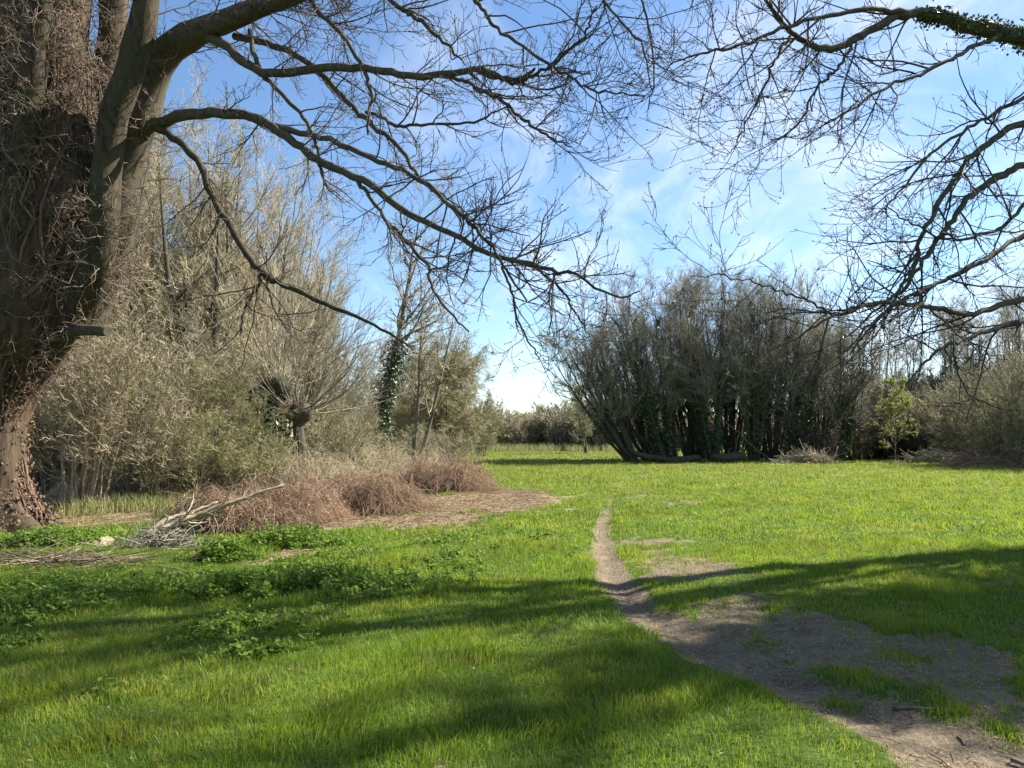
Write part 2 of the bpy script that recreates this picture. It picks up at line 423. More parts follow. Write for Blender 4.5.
def blades(geo, p, z, h, w, rng, lean=.45, segs=2):
    N = len(p); a = 4.5 * noise(p, 2.6, 2) + rng.normal(0, 1.0, N); fa = rng.uniform(0, 2 * np.pi, N)
    side = np.stack([np.cos(fa), np.sin(fa), np.zeros(N)], -1) * (w / 2)[:, None]
    ld = np.stack([np.cos(a), np.sin(a), np.zeros(N)], -1); le = (np.abs(rng.normal(0, lean, N)) * h)[:, None]
    B = np.concatenate([p, z[:, None]], -1); up = np.array([0, 0, 1.0])
    if segs == 2:
        Mi = B + up * (h * .55)[:, None] + ld * le * .35; T = B + up * (h * .95)[:, None] + ld * le
        V = np.stack([B - side, B + side, Mi + side * .8, Mi - side * .8, T], 1)
        b = np.arange(N)[:, None] * 5
        Vf = V.reshape(-1, 3)
        geo.add(Vf, b + np.array([[0, 1, 2, 3]]), 0, True); n0 = geo.n - len(Vf)
        geo.f.append((b + np.array([[3, 2, 4]]) + n0, 0, True))
    else:
        T = B + up * h[:, None] + ld * le
        geo.add(np.stack([B - side, B + side, T], 1), np.arange(N * 3).reshape(N, 3), 0, False)
geo = Geo()
rng = rg(5)
for d0, d1, dens, w, hlo, hhi, segs in ((2.3, 6.5, 6500, .0038, .024, .072, 2), (6.5, 12, 3500, .0058, .024, .072, 2), (12, 24, 900, .012, .03, .08, 2), (24, 44, 210, .028, .05, .12, 1), (44, 80, 45, .06, .06, .15, 1)):
    p = frustum_pts(rng, d0, d1, dens)
    s = soil_mask(p); l = litter_mask(p)
    tuft = noise(p, 3.2, 3); tuft2 = noise(p, .9, 2)
    keep = rng.uniform(0, 1, len(p)) < np.clip((1 - 1.12 * s) * (1 - .93 * np.clip(l * 1.3, 0, 1)) * (.82 + .35 * tuft), 0, 1)
    p = p[keep]; s = s[keep]; t = tuft[keep]; t2 = tuft2[keep]
    h = rng.uniform(hlo, hhi, len(p)) * (.85 + .85 * np.clip(t, -.7, 1) + .3 * t2).clip(.8, 2.1) * (1 - .55 * s)
    big_ = rng.uniform(0, 1, len(p)) < .04; h[big_] *= 1.5
    blades(geo, p, height(p) - .004, h, w * rng.uniform(.7, 1.4, len(p)), rng, .55, segs)
tag(geo.build('grass', M['grass']), None, None, kind='stuff')

c_near = lambda py: py > 540
# taller tufts standing out of the meadow
geo = Geo(); rng = rg(8)
for px, py, rad, n, hh in ((930, 600 - 55, .22, 300, .2), (468, 660, .17, 420, .19), (235, 690, .2, 400, .16), (110, 735, .2, 350, .15), (130, 690, .16, 250, .15), (735, 690, .12, 200, .12), (640, 700, .2, 350, .15), (560, 735, .2, 350, .15), (300, 745, .2, 350, .16), (840, 700, .1, 160, .1), (910, 660, .13, 200, .1), (665, 608, .12, 160, .1), (960, 712, .08, 150, .07), (1005, 732, .1, 200, .07), (410, 740, .22, 400, .15),
                          (985, 470, .5, 260, .35), (760, 492, .5, 260, .2), (690, 500, .4, 200, .18), (560, 505, .35, 160, .16), (870, 520, .4, 260, .2), (640, 640, .15, 220, .12)):
    n = int(n * 1.5); hh = hh * (.55 if c_near(py) else .8); c = gp(px, py); p = c + rng.normal(0, rad * .7, (n, 2))
    blades(geo, p, height(p) - .004, rng.uniform(.4, 1.1, n) * hh, rng.uniform(.004, .007, n) * (1 + c[1] * .06), rng, .5, 2)
tag(geo.build('tall_grass', M['grass']), None, None, kind='stuff')
# pale rough grass along the wood edge
m, nt = newmat('rough_grass'); finish(nt, mixrgb(nt, rnd_island(nt), (.12, .17, .035), (.36, .32, .16)), .6, .35)
geo = Geo()
for x0, x1, y0, y1, n, hh in ((-9.2, -5.6, 15.2, 18, 3200, .42), (-11.5, -8.5, 12.4, 15, 1800, .25), (-6, -3.2, 17, 26, 2500, .3), (-14, 16, 79, 90, 9000, 1.0), (-9, -4, 60, 76, 2500, .7), (-7.5, -5.0, 16, 22, 1500, .6)):
    p = np.stack([rng.uniform(x0, x1, n), rng.uniform(y0, y1, n)], -1); p = p[noise(p, 1.4, 3) > -.15]
    blades(geo, p, height(p), rng.uniform(.4, 1.1, len(p)) * hh, rng.uniform(.006, .012, len(p)) * (1 + .04 * p[:, 1]), rng, .45, 2)
tag(geo.build('rough_grass', m), None, None, kind='stuff')

# leaf litter and pebbles on the bare earth
geo = Geo(); p = frustum_pts(rng, 3.2, 12, 260); s = soil_mask(p); p = p[(s > .3) | (rng.random(len(p)) < .10)]
geo.leaves(np.concatenate([p, height(p)[:, None] + .006], -1), rng.uniform(.006, .02, len(p)), rng, flat=1.4)
p = frustum_pts(rng, 7, 26, 90); l = litter_mask(p); p = p[(l > .4) & (p[:, 0] < 1)]
geo.leaves(np.concatenate([p, height(p)[:, None] + .015 + .03 * rng.random(len(p))[:, None]], -1), rng.uniform(.02, .05, len(p)), rng, flat=.6, aspect=.45)
q = frustum_pts(rng, 7, 26, 55); q = q[(litter_mask(q) > .35) & (q[:, 0] < 1)]
P0 = np.concatenate([q, height(q)[:, None] + .02], -1); dd = rng.normal(size=P0.shape); dd[:, 2] *= .12; dd = nrm(dd) * rng.uniform(.08, .3, (len(q), 1))
geo.tubes(np.stack([P0 - dd, P0 + [0, 0, .02], P0 + dd], 1), np.full((len(q), 3), .004), 3)
q = frustum_pts(rng, 3.2, 10, 110); q = q[soil_mask(q) > .35]
P0 = np.concatenate([q, height(q)[:, None] + .004], -1); dd = rng.normal(size=P0.shape); dd[:, 2] *= .03; dd = nrm(dd) * rng.uniform(.02, .09, (len(q), 1))
geo.tubes(np.stack([P0 - dd, P0 + [0, 0, .004], P0 + dd], 1), np.full((len(q), 3), .0018), 3)
tag(geo.build('leaf_litter', M['leaf_dead']), None, None, kind='stuff')
geo = Geo(); p = frustum_pts(rng, 3.2, 11, 45); p = p[soil_mask(p) > .5]
C = np.concatenate([p, height(p)[:, None] + .004], -1); sz = .002 + .007 * rng.random(len(p)) ** 3
geo.tubes(np.stack([C - [0, 0, .003], C + np.stack([0 * sz, 0 * sz, sz * .3], -1), C + np.stack([0 * sz, 0 * sz, sz * .9], -1)], 1), np.stack([sz, sz, sz * .3], -1), 5)
tag(geo.build('pebbles', M['stone']), None, None, kind='stuff')

# ------------------------------------------------------------------ low leafy ground cover
def leafy(geo, c, rx, ry, n, hh, rng, leaf=.021, per=14, gaps=-.2):
    a = rng.uniform(0, 2 * np.pi, n); rr = np.sqrt(rng.uniform(0, 1, n))
    p = np.asarray(c) + rng.normal(0, .52, (n, 2)) * [rx, ry]
    p = p[noise(p, 2.1, 3) > gaps]; n = len(p)
    z = height(p); hs_ = hh * (.25 + 1.0 * rng.random(n) ** 1.5) * (1 + .5 * noise(p, 1.7, 2))
    top = np.concatenate([p + rng.normal(0, .03, (n, 2)), (z + hs_)[:, None]], -1); bot = np.concatenate([p, z[:, None]], -1)
    geo.tubes(np.stack([bot, (bot + top) / 2 + .01, top], 1), np.full((n, 3), .003), 3, 0)
    k = rng.uniform(.25, 1, (n, per)); C = bot[:, None] * (1 - k[..., None]) + top[:, None] * k[..., None] + rng.normal(0, leaf * 1.3, (n, per, 3)) * [1, 1, .4]
    geo.leaves(C.reshape(-1, 3), np.repeat(leaf * rng.uniform(.5, 1.7, n), per), rng, 0, flat=.8, aspect=1.0)
geo = Geo(); rng = rg(12)
for px, py, rx, ry, n, hh in ((60, 600, 1.8, .9, 900, .17), (170, 592, 1.5, .7, 750, .17), (260, 582, 1.3, .8, 600, .17), (330, 590, 1.0, .6, 420, .16), (20, 640, 1.0, .5, 350, .15), (120, 625, 1.2, .45, 420, .15), (400, 560, 1.6, .8, 420, .10), (210, 625, .8, .4, 160, .14), (480, 540, 1.6, 1.2, 300, .09), (115, 688, .25, .12, 40, .08), (240, 655, .5, .2, 60, .1)):
    leafy(geo, gp(px, py), rx, ry, n, hh, rng)
tag(geo.build('ground_cover', M['leaf_nettle']), None, None, kind='stuff')
for px, py, rx, ry, n, hh, lab in ((300, 546, .62, .35, 420, .26, 'low bright green nettle clump at the foot of the nearest dead bramble mound'),
                                   (52, 545, .85, .5, 520, .24, 'bright green nettle clump beside the roots of the big ivied tree'),
                                   (225, 560, .35, .22, 170, .24, 'small green nettle clump in front of the bleached brush heap'),
                                   (20, 548, .4, .3, 160, .2, 'small nettle clump at the left edge below the big ivied trunk')):
    c = gp(px, py); geo = Geo(); leafy(geo, c, rx, ry, int(n * 1.3), hh, rng, .024, 13, -2); lc = (c[0], c[1], hz(*c))
    o = geo.build('nettle_clump', M['leaf_nettle'], None, lc); o.location = lc; tag(o, lab, 'nettles', 'nettle clumps')

# ------------------------------------------------------------------ trees: shared builders
def stem_px(pts, n=24, jit=0.0, rng=None):
    """pixel trace (px, py, distance, radius in px) -> 3D polyline and radii, each point at its own distance"""
    A = np.array([list(at(a, b, d)) + [r * d / FPX] for a, b, d, r in pts])
    Q = spline(A, n)
    if jit and rng is not None: Q[1:-1, :3] += rng.normal(0, jit, (n - 2, 3))
    return Q[:, :3], np.maximum(Q[:, 3], .003)
def ivy_on(geo, P, R, n, rng, spread=.12, leaf=.04, t0=0, t1=1, mi=0):
    K = len(P); u = rng.uniform(t0, t1, n) * (K - 1.001); i = u.astype(int); f = (u - i)[:, None]
    c = P[i] * (1 - f) + P[i + 1] * f; r_ = (R[i] * (1 - f[:, 0]) + R[i + 1] * f[:, 0])
    o = nrm(rng.normal(size=(n, 3)) * [1, 1, .5])
    k = (r_ + np.abs(rng.normal(0, spread, n)) * (1 + .8 * noise(c, 1.1, 2)))[:, None]
    geo.leaves(c + o * k, leaf * rng.uniform(.6, 1.3, n), rng, mi, out=o, aspect=1.0)
def rel(P, loc): return P - np.asarray(loc)

def twig_set(rng, P, R, n1, n2, n3, L1=(.5, 1.3), L2=(.2, .6), L3=(.06, .22), bias=(0, 0, -.1), trop=.05, t=(.12, 1), rmin=.003):
    A, RA = spawn(P, R, n1, rng, t, (48, 14), L1, 9, trop * .6, .13, .6, rmin * 1.4, .36, False, .25, bias, rmax=.0135)
    B, RB = spawn(A, RA, n2, rng, (.12, 1), (42, 14), L2, 6, trop * 1.2, .15, .65, rmin * 1.1, .6, False, .3, rmax=.0065)
    C, RC = spawn(B, RB, n3, rng, (.2, 1), (46, 16), L3, 4, trop * 2.5, .15, .8, rmin, .8, False, .2, rmax=.004)
    return (A, RA), (B, RB), (C, RC)
def limb(parent, root_loc, P, R, rng, n1, n2=5, n3=4, bark='bark_limb', label=None, bud=.011, sides=9, **kw):
    g_ = Geo().tubes(P, R, sides, 0, True, .12, 9.0)
    o = g_.build('limb', M[bark], parent, root_loc, label)
    a, b, c_ = twig_set(rng, P[None], R[None], n1, n2, n3, **kw)
    g_ = Geo().tubes(*a, 5).tubes(*b, 4).tubes(*c_, 3)
    if bud:
        C = np.concatenate([c_[0][:, -1], b[0][:, -1]]); D = np.concatenate([nrm(c_[0][:, -1] - c_[0][:, -2]), nrm(b[0][:, -1] - b[0][:, -2])])
        k = rng.uniform(0, 1, len(C)) < .5
        g_.buds(C[k] - D[k] * .004, D[k], bud * rng.uniform(.6, 1.4, k.sum()), 1)
    g_.build('twig_sprays', [M['twig_near'], M['bud']], o, root_loc)
    return o

# ------------------------------------------------------------------ the big ivied tree at the left
rng = rg(21)
TL = 13.2
bl = at(-8, 529, TL); BL = (bl[0], TL, hz(bl[0], TL))
t = thing('ivied_tree', 'huge old tree with a leaning multi-stemmed trunk matted in dead ivy, at the left edge', 'tree', BL)
main = [(-8, 545, TL, 54), (-9, 522, TL, 40), (-13, 480, TL, 30), (-13, 430, TL, 29), (-9, 390, TL, 35), (4, 340, TL, 48), (26, 290, TL, 51), (42, 240, TL, 55), (50, 200, TL, 54), (54, 165, TL, 47), (57, 130, TL, 41), (60, 90, TL, 33), (63, 50, TL, 24), (66, 10, TL, 8)]
P, R = stem_px(main, 46)
gt = Geo().tubes(P, R, 64, 0, True, .26, 2.6, zs=.22, lobes=(7, np.interp(np.linspace(0, 1, 46), [0, .10, .22, 1], [.95, .35, .06, .04])))
trunk = gt.build('trunk', M['bark_old'], t, BL)
IVYSTEM = Geo(); DEADIVY = Geo(); DEADLEAF = Geo()
stems = {
 'front greenish stem': ([(20, 400, 13.5, 8), (46, 350, 13.2, 14), (76, 305, 12.9, 16), (96, 268, 12.6, 17), (104, 215, 12.4, 15), (107, 165, 12.4, 13), (116, 110, 12.3, 14), (131, 65, 12.2, 14), (143, 20, 12.1, 13.5), (150, -40, 12, 12), (160, -150, 11.8, 9), (175, -300, 11.6, 5)], 'bark_smooth'),
 'stem bending into the top limb': ([(70, 320, 13.3, 30), (96, 270, 13.3, 28), (112, 235, 13.2, 23), (126, 180, 13.2, 19), (137, 130, 13.1, 17), (148, 85, 13.0, 17), (168, 52, 12.8, 15), (196, 33, 12.4, 13), (232, 18, 11.9, 11), (275, 2, 11.4, 9.5), (325, -18, 10.8, 8), (400, -60, 10.2, 6), (480, -120, 9.6, 3)], 'bark_limb'),
 'upright stem behind': ([(84, 215, 13.9, 22), (100, 140, 14, 17), (108, 70, 14, 15), (114, 0, 14, 14), (120, -120, 14, 11), (130, -300, 13.8, 5)], 'bark_old'),
 'left main stem': ([(48, 240, 13.4, 40), (56, 160, 13.5, 33), (60, 80, 13.6, 27), (66, 0, 13.6, 24), (74, -120, 13.6, 18), (90, -320, 13.4, 7)], 'bark_old'),
 'sawn front stem': ([(20, 168, 12.3, 12), (26, 130, 12.25, 11.5), (33, 80, 12.2, 11), (39, 30, 12.1, 10.5), (44, -20, 12, 10), (60, -160, 11.8, 7), (70, -280, 11.6, 3)], 'bark_smooth'),
 'outer left stem': ([(4, 300, 13.2, 40), (-6, 200, 13.3, 32), (-4, 100, 13.3, 27), (4, 0, 13.4, 22), (0, -150, 13.4, 15), (-20, -320, 13.2, 6)], 'bark_old'),
}
for k_, (pts, bk) in stems.items():
    P, R = stem_px(pts, 40)
    gs = Geo().tubes(P, R, 28, 0, True, .22 if bk == 'bark_old' else .12, 5.0, cap=(k_ == 'sawn front stem'), zs=.25)
    o = gs.build('stem', M[bk], t, BL)
    # bare crown above the frame, so the tree is whole
    hi = slice(26, 40)
    a, b, c_ = twig_set(rng, P[None, hi], R[None, hi], 12, 9, 5, L1=(1.2, 3.2), L2=(.5, 1.3), L3=(.1, .4), trop=.08, bias=(0, .4, .25), rmin=.006)
    gk = Geo().tubes(*a, 5).tubes(*b, 4).tubes(*c_, 3)
    gk.build('twig_sprays', M['twig_near'], o, BL)
P, R = stem_px([(74, 330, 12.6, 6), (92, 330, 12.3, 5.2), (108, 331, 12.1, 5)], 6)
Geo().tubes(P, R, 12, 0, True, .15, 8, cap=True).build('branch_stub', M['bark_limb'], t, BL)

# dead ivy: ropes creeping up the trunk, wiry twigs standing out of it, withered leaves low down
P, R = stem_px(main, 46)
def around(P, R, ang, k, off=1.0):
    T = nrm(np.gradient(P, axis=0)); X = nrm(np.cross(T, np.array([0, 1.0, 0]))); Y = np.cross(X, T)
    return P[k] + (R[k] * off)[:, None] * (np.cos(ang)[:, None] * X[k] + np.sin(ang)[:, None] * Y[k])
ropes = []
for q in range(330):
    a0 = rng.uniform(0, 2 * np.pi); k0 = rng.integers(0, 20); k1 = min(45, k0 + rng.integers(12, 28)); k = np.linspace(k0, k1, 16).astype(int)
    an = a0 + np.cumsum(rng.normal(0, .12, 16)); ropes.append(around(P, R, an, k, 1.04 + .13 * rng.random()))
ropes = np.array(ropes); IVYSTEM.tubes(ropes, np.repeat((.006 + .03 * rng.random(330) ** 2.2)[:, None], 16, 1) * np.linspace(1, .5, 16), 6, 0)
allst = [(P, R)] + [stem_px(v[0][:6], 30) for k_, v in stems.items()]
for q, (Ps, Rs) in enumerate(allst):
    T_ = np.repeat(Ps[None], 1, 0)
    n_ = 760 if q == 0 else 230
    u = rng.integers(17 if q == 0 else 2, len(Ps) - 2, n_); an = rng.uniform(0, 2 * np.pi, n_)
    T = nrm(np.gradient(Ps, axis=0)); X = nrm(np.cross(T, np.array([0, 1.0, 0]))); Y = np.cross(X, T)
    o_ = np.cos(an)[:, None] * X[u] + np.sin(an)[:, None] * Y[u]
    A = np.empty((n_, 6, 3)); A[:, 0] = Ps[u] + o_ * (Rs[u] * (1.12 if q == 0 else 1.04))[:, None]; d = nrm(o_ + rng.normal(0, .5, (n_, 3)) + [0, 0, -.1]); ln = rng.uniform(.25, .95, n_)[:, None] / 5
    for k in range(1, 6):
        d = nrm(d + rng.normal(0, .32, (n_, 3)) + [0, 0, .04]); A[:, k] = A[:, k - 1] + d * ln
    RA = np.linspace(1, .5, 6)[None] * rng.uniform(.0045, .010, n_)[:, None]
    B, RB = spawn(A, RA, 3, rng, (.2, 1), (50, 15), (.10, .4), 4, 0, .3, .8, .0035, .6, False)
    C, RC = spawn(B, RB, 2, rng, (.2, 1), (50, 15), (.05, .2), 3, 0, .3, .8, .003, .7, False)
    DEADIVY.tubes(A, RA, 4).tubes(B, RB, 3).tubes(C, RC, 3)
ivy_on(DEADLEAF, P, R * 1.08, 16000, rng, .07, .032, 0, .48)
ivy_on(DEADLEAF, P, R * 1.08, 3500, rng, .08, .03, .45, 1)
iv = IVYSTEM.build('ivy_stem', M['ivy_stem'], t, BL)
DEADIVY.build('dead_ivy', M['twig_ivydead'], t, BL)
DEADLEAF.build('withered_leaves', M['leaf_wither'], t, BL)
G2 = Geo(); ivy_on(G2, P, R * 1.1, 120, rng, .12, .035, .38, .55); G2.build('ivy', M['leaf_ivy'], t, BL)

LIMBS = [
 # (trace, branchlets, label)
 ([(200, 33, 12.4, 6), (225, 45, 12, 5.6), (244, 62, 11.8, 5.4), (267, 73, 11.5, 5.2), (307, 70, 11.1, 5), (350, 68, 10.7, 4.8), (393, 72, 10.3, 4.5), (415, 75, 10.1, 4.2), (458, 73, 9.8, 3.8), (479, 69, 9.7, 3.5), (501, 76, 9.5, 3), (520, 79, 9.4, 2.6), (535, 68, 9.3, 1.8)], 12, None),
 ([(477, 70, 9.7, 2.4), (498, 79, 9.6, 2.4), (518, 82, 9.5, 2.3), (536, 74, 9.4, 2.2), (552, 65, 9.3, 2.0), (568, 50, 9.2, 1.9), (582, 38, 9.1, 1.8), (590, 22, 9, 1.4), (597, 6, 8.9, .9)], 8, None),
 ([(440, 75, 9.9, 2.5), (462, 80, 9.8, 2.4), (480, 90, 9.7, 2.3), (501, 100, 9.5, 2.1), (516, 113, 9.4, 2), (531, 125, 9.3, 1.8), (550, 137, 9.2, 1.4), (572, 147, 9.1, .8)], 9, None),
 ([(134, 140, 13.0, 8), (150, 128, 12.8, 7.2), (172, 118, 12.6, 6.6), (200, 113, 12.3, 6.2), (243, 115, 11.9, 5.8), (269, 125, 11.6, 5.4), (299, 146, 11.3, 5), (320, 161, 11.1, 4.8), (359, 178, 10.7, 4.4), (402, 209, 10.3, 4.0), (441, 229, 9.9, 3.6), (492, 254, 9.4, 3), (544, 268, 8.9, 2.4), (578, 276, 8.6, 1.9), (613, 296, 8.3, 1.3), (640, 291, 8.1, .8)], 26, 'long sweeping limb reaching down over the meadow'),
 ([(255, 120, 11.8, 4), (285, 130, 11.5, 3.7), (329, 140, 11.1, 3.4), (372, 159, 10.6, 3.1), (406, 172, 10.2, 2.9), (432, 189, 9.9, 2.7), (458, 211, 9.6, 2.5), (479, 232, 9.4, 2.2), (497, 254, 9.2, 1.9), (512, 278, 9, 1.5), (527, 301, 8.9, .9)], 16, None),
 ([(235, 36, 12.2, 4.5), (262, 42, 12.0, 4), (286, 50, 11.8, 3.7), (312, 66, 11.5, 3.4), (334, 86, 11.2, 3.2), (352, 108, 11, 3), (376, 128, 10.7, 2.8), (402, 150, 10.4, 2.5), (415, 172, 10.2, 2.2), (428, 186, 10.1, 1.9), (441, 198, 10, 1.4), (462, 224, 9.8, .8)], 14, None),
 ([(366, 112, 10.9, 2.2), (384, 118, 10.7, 2.1), (398, 125, 10.5, 2), (432, 125, 10.1, 1.8), (475, 120, 9.7, 1.4), (510, 107, 9.4, .8)], 9, None),
 ([(146, 124, 12.8, 5), (162, 130, 12.7, 4.6), (185, 148, 12.5, 4.3), (200, 166, 12.3, 4.2), (210, 193, 12.2, 4.2), (226, 219, 12, 4.1), (243, 250, 11.8, 4), (260, 270, 11.7, 3.8), (280, 283, 11.5, 3.4), (303, 293, 11.3, 3), (344, 312, 11, 2.4), (380, 328, 10.7, 1.8), (413, 350, 10.4, 1.0)], 11, 'crooked low limb with pale bark'),
 ([(262, 271, 11.7, 2), (258, 285, 11.6, 1.9), (250, 298, 11.5, 1.8), (244, 315, 11.4, 1.5), (240, 335, 11.3, 1.0)], 4, None),
 ([(262, 271, 11.7, 1.8), (270, 292, 11.6, 1.6), (276, 312, 11.5, 1.3), (290, 332, 11.4, .8)], 4, None),
 ([(370, -30, 10.3, 3.2), (389, 0, 10.2, 3), (404, 10, 10.1, 2.8), (419, 20, 10, 2.6), (445, 43, 9.8, 2), (462, 60, 9.6, 1.0)], 9, None),
 ([(455, -40, 9.6, 2.6), (475, 0, 9.5, 2.4), (486, 16, 9.4, 2.2), (497, 30, 9.3, 2.1), (531, 52, 9, 1.9), (565, 73, 8.8, 1.7), (587, 88, 8.6, 1.4), (612, 93, 8.4, 1.1), (645, 97, 8.2, .7)], 14, None),
 ([(250, 30, 11.9, 3), (256, 60, 11.8, 2.8), (273, 86, 11.6, 2.7), (299, 112, 11.4, 2.5), (316, 142, 11.2, 2.2), (319, 165, 11.1, 1.9), (329, 191, 11, 1.0)], 7, None),
 ([(300, -20, 11.1, 3), (320, 14, 10.9, 2.8), (342, 34, 10.7, 2.6), (363, 69, 10.5, 2.4), (372, 95, 10.4, 2.2), (369, 112, 10.3, 1.9), (368, 135, 10.3, 1.0)], 8, None),
 ([(355, 177, 10.8, 2.6), (368, 192, 10.6, 2.4), (382, 215, 10.5, 2.2), (406, 241, 10.3, 2.1), (428, 267, 10.1, 2), (431, 285, 10, 1.7), (445, 306, 9.9, 1.4), (469, 332, 9.7, .8)], 9, None),
 ([(535, 268, 9, 1.6), (556, 285, 8.8, 1.5), (575, 312, 8.7, 1.2), (590, 335, 8.6, .7)], 6, None),
 ([(500, 256, 9.3, 1.6), (510, 290, 9.2, 1.5), (522, 330, 9.1, 1.2), (540, 360, 9, .6)], 5, None),
 ([(585, -40, 8.6, 1.6), (612, 10, 8.4, 1.5), (640, 45, 8.2, 1.2), (652, 90, 8.1, .7)], 8, None),
 ([(620, -50, 8.3, 1.6), (640, 0, 8.2, 1.4), (655, 60, 8.1, 1.1), (648, 110, 8, .7)], 6, None),
]
for pts, n1, lab in LIMBS:
    P, R = stem_px(pts, 12 + 3 * len(pts), .012, rng); R = R * .86
    limb(t, BL, P, R, rng, int(n1 * 1.0) + 2, 6, 3, label=lab, bark='bark_smooth' if lab and 'pale' in lab else 'bark_limb', L1=(.4, 1.6), L2=(.2, .75), bias=(.3, -.1, -.15), bud=.010)
# thin whips growing straight from the bole
P, R = stem_px([(150, 90, 13, 12), (190, 38, 12.5, 11), (260, 8, 11.6, 9), (330, -15, 10.8, 7)], 30)
a, b, c_ = twig_set(rng, P[None], R[None], 30, 6, 5, L1=(.6, 1.6), L2=(.2, .7), bias=(.2, 0, -.5), trop=-.01)
Geo().tubes(*a, 5).tubes(*b, 4).tubes(*c_, 3).build('twig_sprays', M['twig_near'], t, BL)

# ------------------------------------------------------------------ the tree beyond the right edge whose limbs hang in
rng = rg(33)
TX, TY = 11.6, 12.5
BR = (TX, TY, hz(TX, TY))
t = thing('overhanging_tree', 'bare tree whose long twiggy limbs hang in from the upper right, top limb ivied', 'tree', BR)
PT = spline([(TX + .3, TY, -.2), (TX + .2, TY, 1.5), (TX, TY - .1, 4), (TX - .3, TY, 7), (TX - .2, TY + .2, 10), (TX, TY + .3, 13.5), (TX + .2, TY, 16)], 40); RT = np.interp(np.linspace(0, 1, 40), [0, .1, .5, 1], [.6, .42, .24, .03])
Geo().tubes(PT, RT, 24, 0, True, .15, 2).build('trunk', M['bark_old'], t, BR)
tr = lambda py, d=12.3: (512 + (TX - .2) / d * FPX, py, d)
RL = [
 ([tr(85) + (14,), (1130, 62, 10.6, 12), (1060, 48, 9.9, 11), (1024, 40, 9.6, 10.5), (992, 30, 9.4, 10), (952, 21, 9.2, 8), (921, 13, 9, 6), (898, 16, 8.9, 5.2), (874, 29, 8.8, 5), (851, 41, 8.7, 4.6), (831, 48, 8.6, 4.2), (808, 44, 8.5, 3.6), (792, 32, 8.4, 3.0), (773, 12, 8.3, 2.2), (760, -12, 8.2, 1.2)], 20, 'thick ivy-clad top limb'),
 ([(935, 16, 9.1, 5), (905, 11, 8.9, 4.6), (874, 9, 8.7, 4.2), (827, 16, 8.4, 3.7), (788, 26, 8.2, 3.2), (757, 39, 8, 2.8), (734, 47, 7.9, 2.4), (699, 55, 7.7, 1.8), (671, 63, 7.6, 1.0)], 24, None),
 ([(1000, 36, 9.4, 4), (975, 46, 9.2, 3.6), (952, 59, 9, 3.3), (921, 74, 8.8, 3), (890, 86, 8.6, 2.6), (859, 104, 8.4, 2.1), (830, 122, 8.2, 1.5), (800, 140, 8.1, .8)], 20, None),
 ([(851, 44, 8.7, 2.6), (843, 62, 8.6, 2.5), (830, 74, 8.5, 2.3), (816, 88, 8.4, 2.1), (804, 115, 8.3, 1.8), (788, 133, 8.2, 1.4), (765, 145, 8.1, .8)], 12, None),
 ([(790, 36, 8.3, 2.4), (775, 60, 8.2, 2.2), (765, 88, 8.1, 1.9), (750, 115, 8, 1.5), (735, 145, 7.9, 1.0), (724, 158, 7.9, .6)], 12, None),
 ([tr(95) + (9,), (1130, 108, 10.6, 7.5), (1060, 115, 9.9, 6.4), (1024, 124, 9.6, 5.8), (992, 140, 9.3, 5.2), (972, 156, 9.2, 4.8), (956, 176, 9.1, 4.5), (941, 199, 9, 4.1), (930, 219, 8.9, 3.8), (920, 240, 8.8, 3.4), (918, 258, 8.8, 3.1), (905, 285, 8.7, 2.6), (880, 305, 8.6, 2), (850, 335, 8.5, 1.2)], 24, None),
 ([tr(240) + (9,), (1130, 185, 10.6, 7.6), (1060, 165, 9.9, 6.5), (1024, 166, 9.6, 6), (999, 178, 9.4, 5.4), (972, 195, 9.2, 5), (956, 215, 9.1, 4.6), (943, 232, 9, 4.2), (929, 252, 8.9, 3.8), (913, 276, 8.8, 3.2), (895, 300, 8.7, 2.5), (868, 330, 8.6, 1.6), (850, 355, 8.5, .9)], 24, None),
 ([(1075, 205, 10.1, 5), (1040, 225, 9.7, 4.6), (1011, 243, 9.4, 4.2), (977, 264, 9.1, 3.8), (950, 277, 8.9, 3.4), (920, 292, 8.7, 3), (895, 305, 8.6, 2.6), (870, 325, 8.4, 2), (845, 352, 8.3, 1.1)], 20, None),
 ([tr(335) + (8,), (1130, 312, 10.7, 6.4), (1060, 300, 10, 5.4), (1024, 299, 9.7, 5), (984, 311, 9.3, 4.6), (957, 313, 9, 4.2), (930, 307, 8.8, 3.8), (900, 303, 8.6, 3.4), (869, 304, 8.4, 3), (845, 313, 8.2, 2.6), (818, 324, 8, 2.1), (801, 336, 7.9, 1.6), (770, 352, 7.8, .9)], 20, None),
 ([(1090, 306, 10.3, 5), (1050, 312, 9.9, 4.6), (1024, 321, 9.6, 4.2), (990, 331, 9.3, 3.8), (965, 340, 9.1, 3.3), (945, 347, 8.9, 2.8), (925, 362, 8.8, 2.0), (905, 385, 8.7, 1.0)], 12, None),
 ([(880, 302, 8.5, 2.4), (858, 307, 8.3, 2.2), (831, 313, 8.1, 2), (808, 300, 8, 1.8), (781, 291, 7.8, 1.6), (754, 283, 7.7, 1.4), (725, 276, 7.5, 1.1), (690, 276, 7.3, .7)], 9, None),
 ([(1095, 60, 10.2, 4), (1050, 85, 9.8, 3.6), (1010, 105, 9.5, 3.2), (975, 125, 9.2, 2.8), (935, 150, 9, 2.3), (900, 190, 8.8, 1.6), (880, 215, 8.7, .8)], 18, None),
 ([(1060, 170, 9.9, 3.4), (1030, 200, 9.6, 3.2), (1005, 225, 9.4, 2.9), (985, 235, 9.2, 2.5), (950, 240, 9, 2), (915, 225, 8.8, 1.4), (885, 205, 8.6, .8)], 15, None),
]
ivyG = Geo()
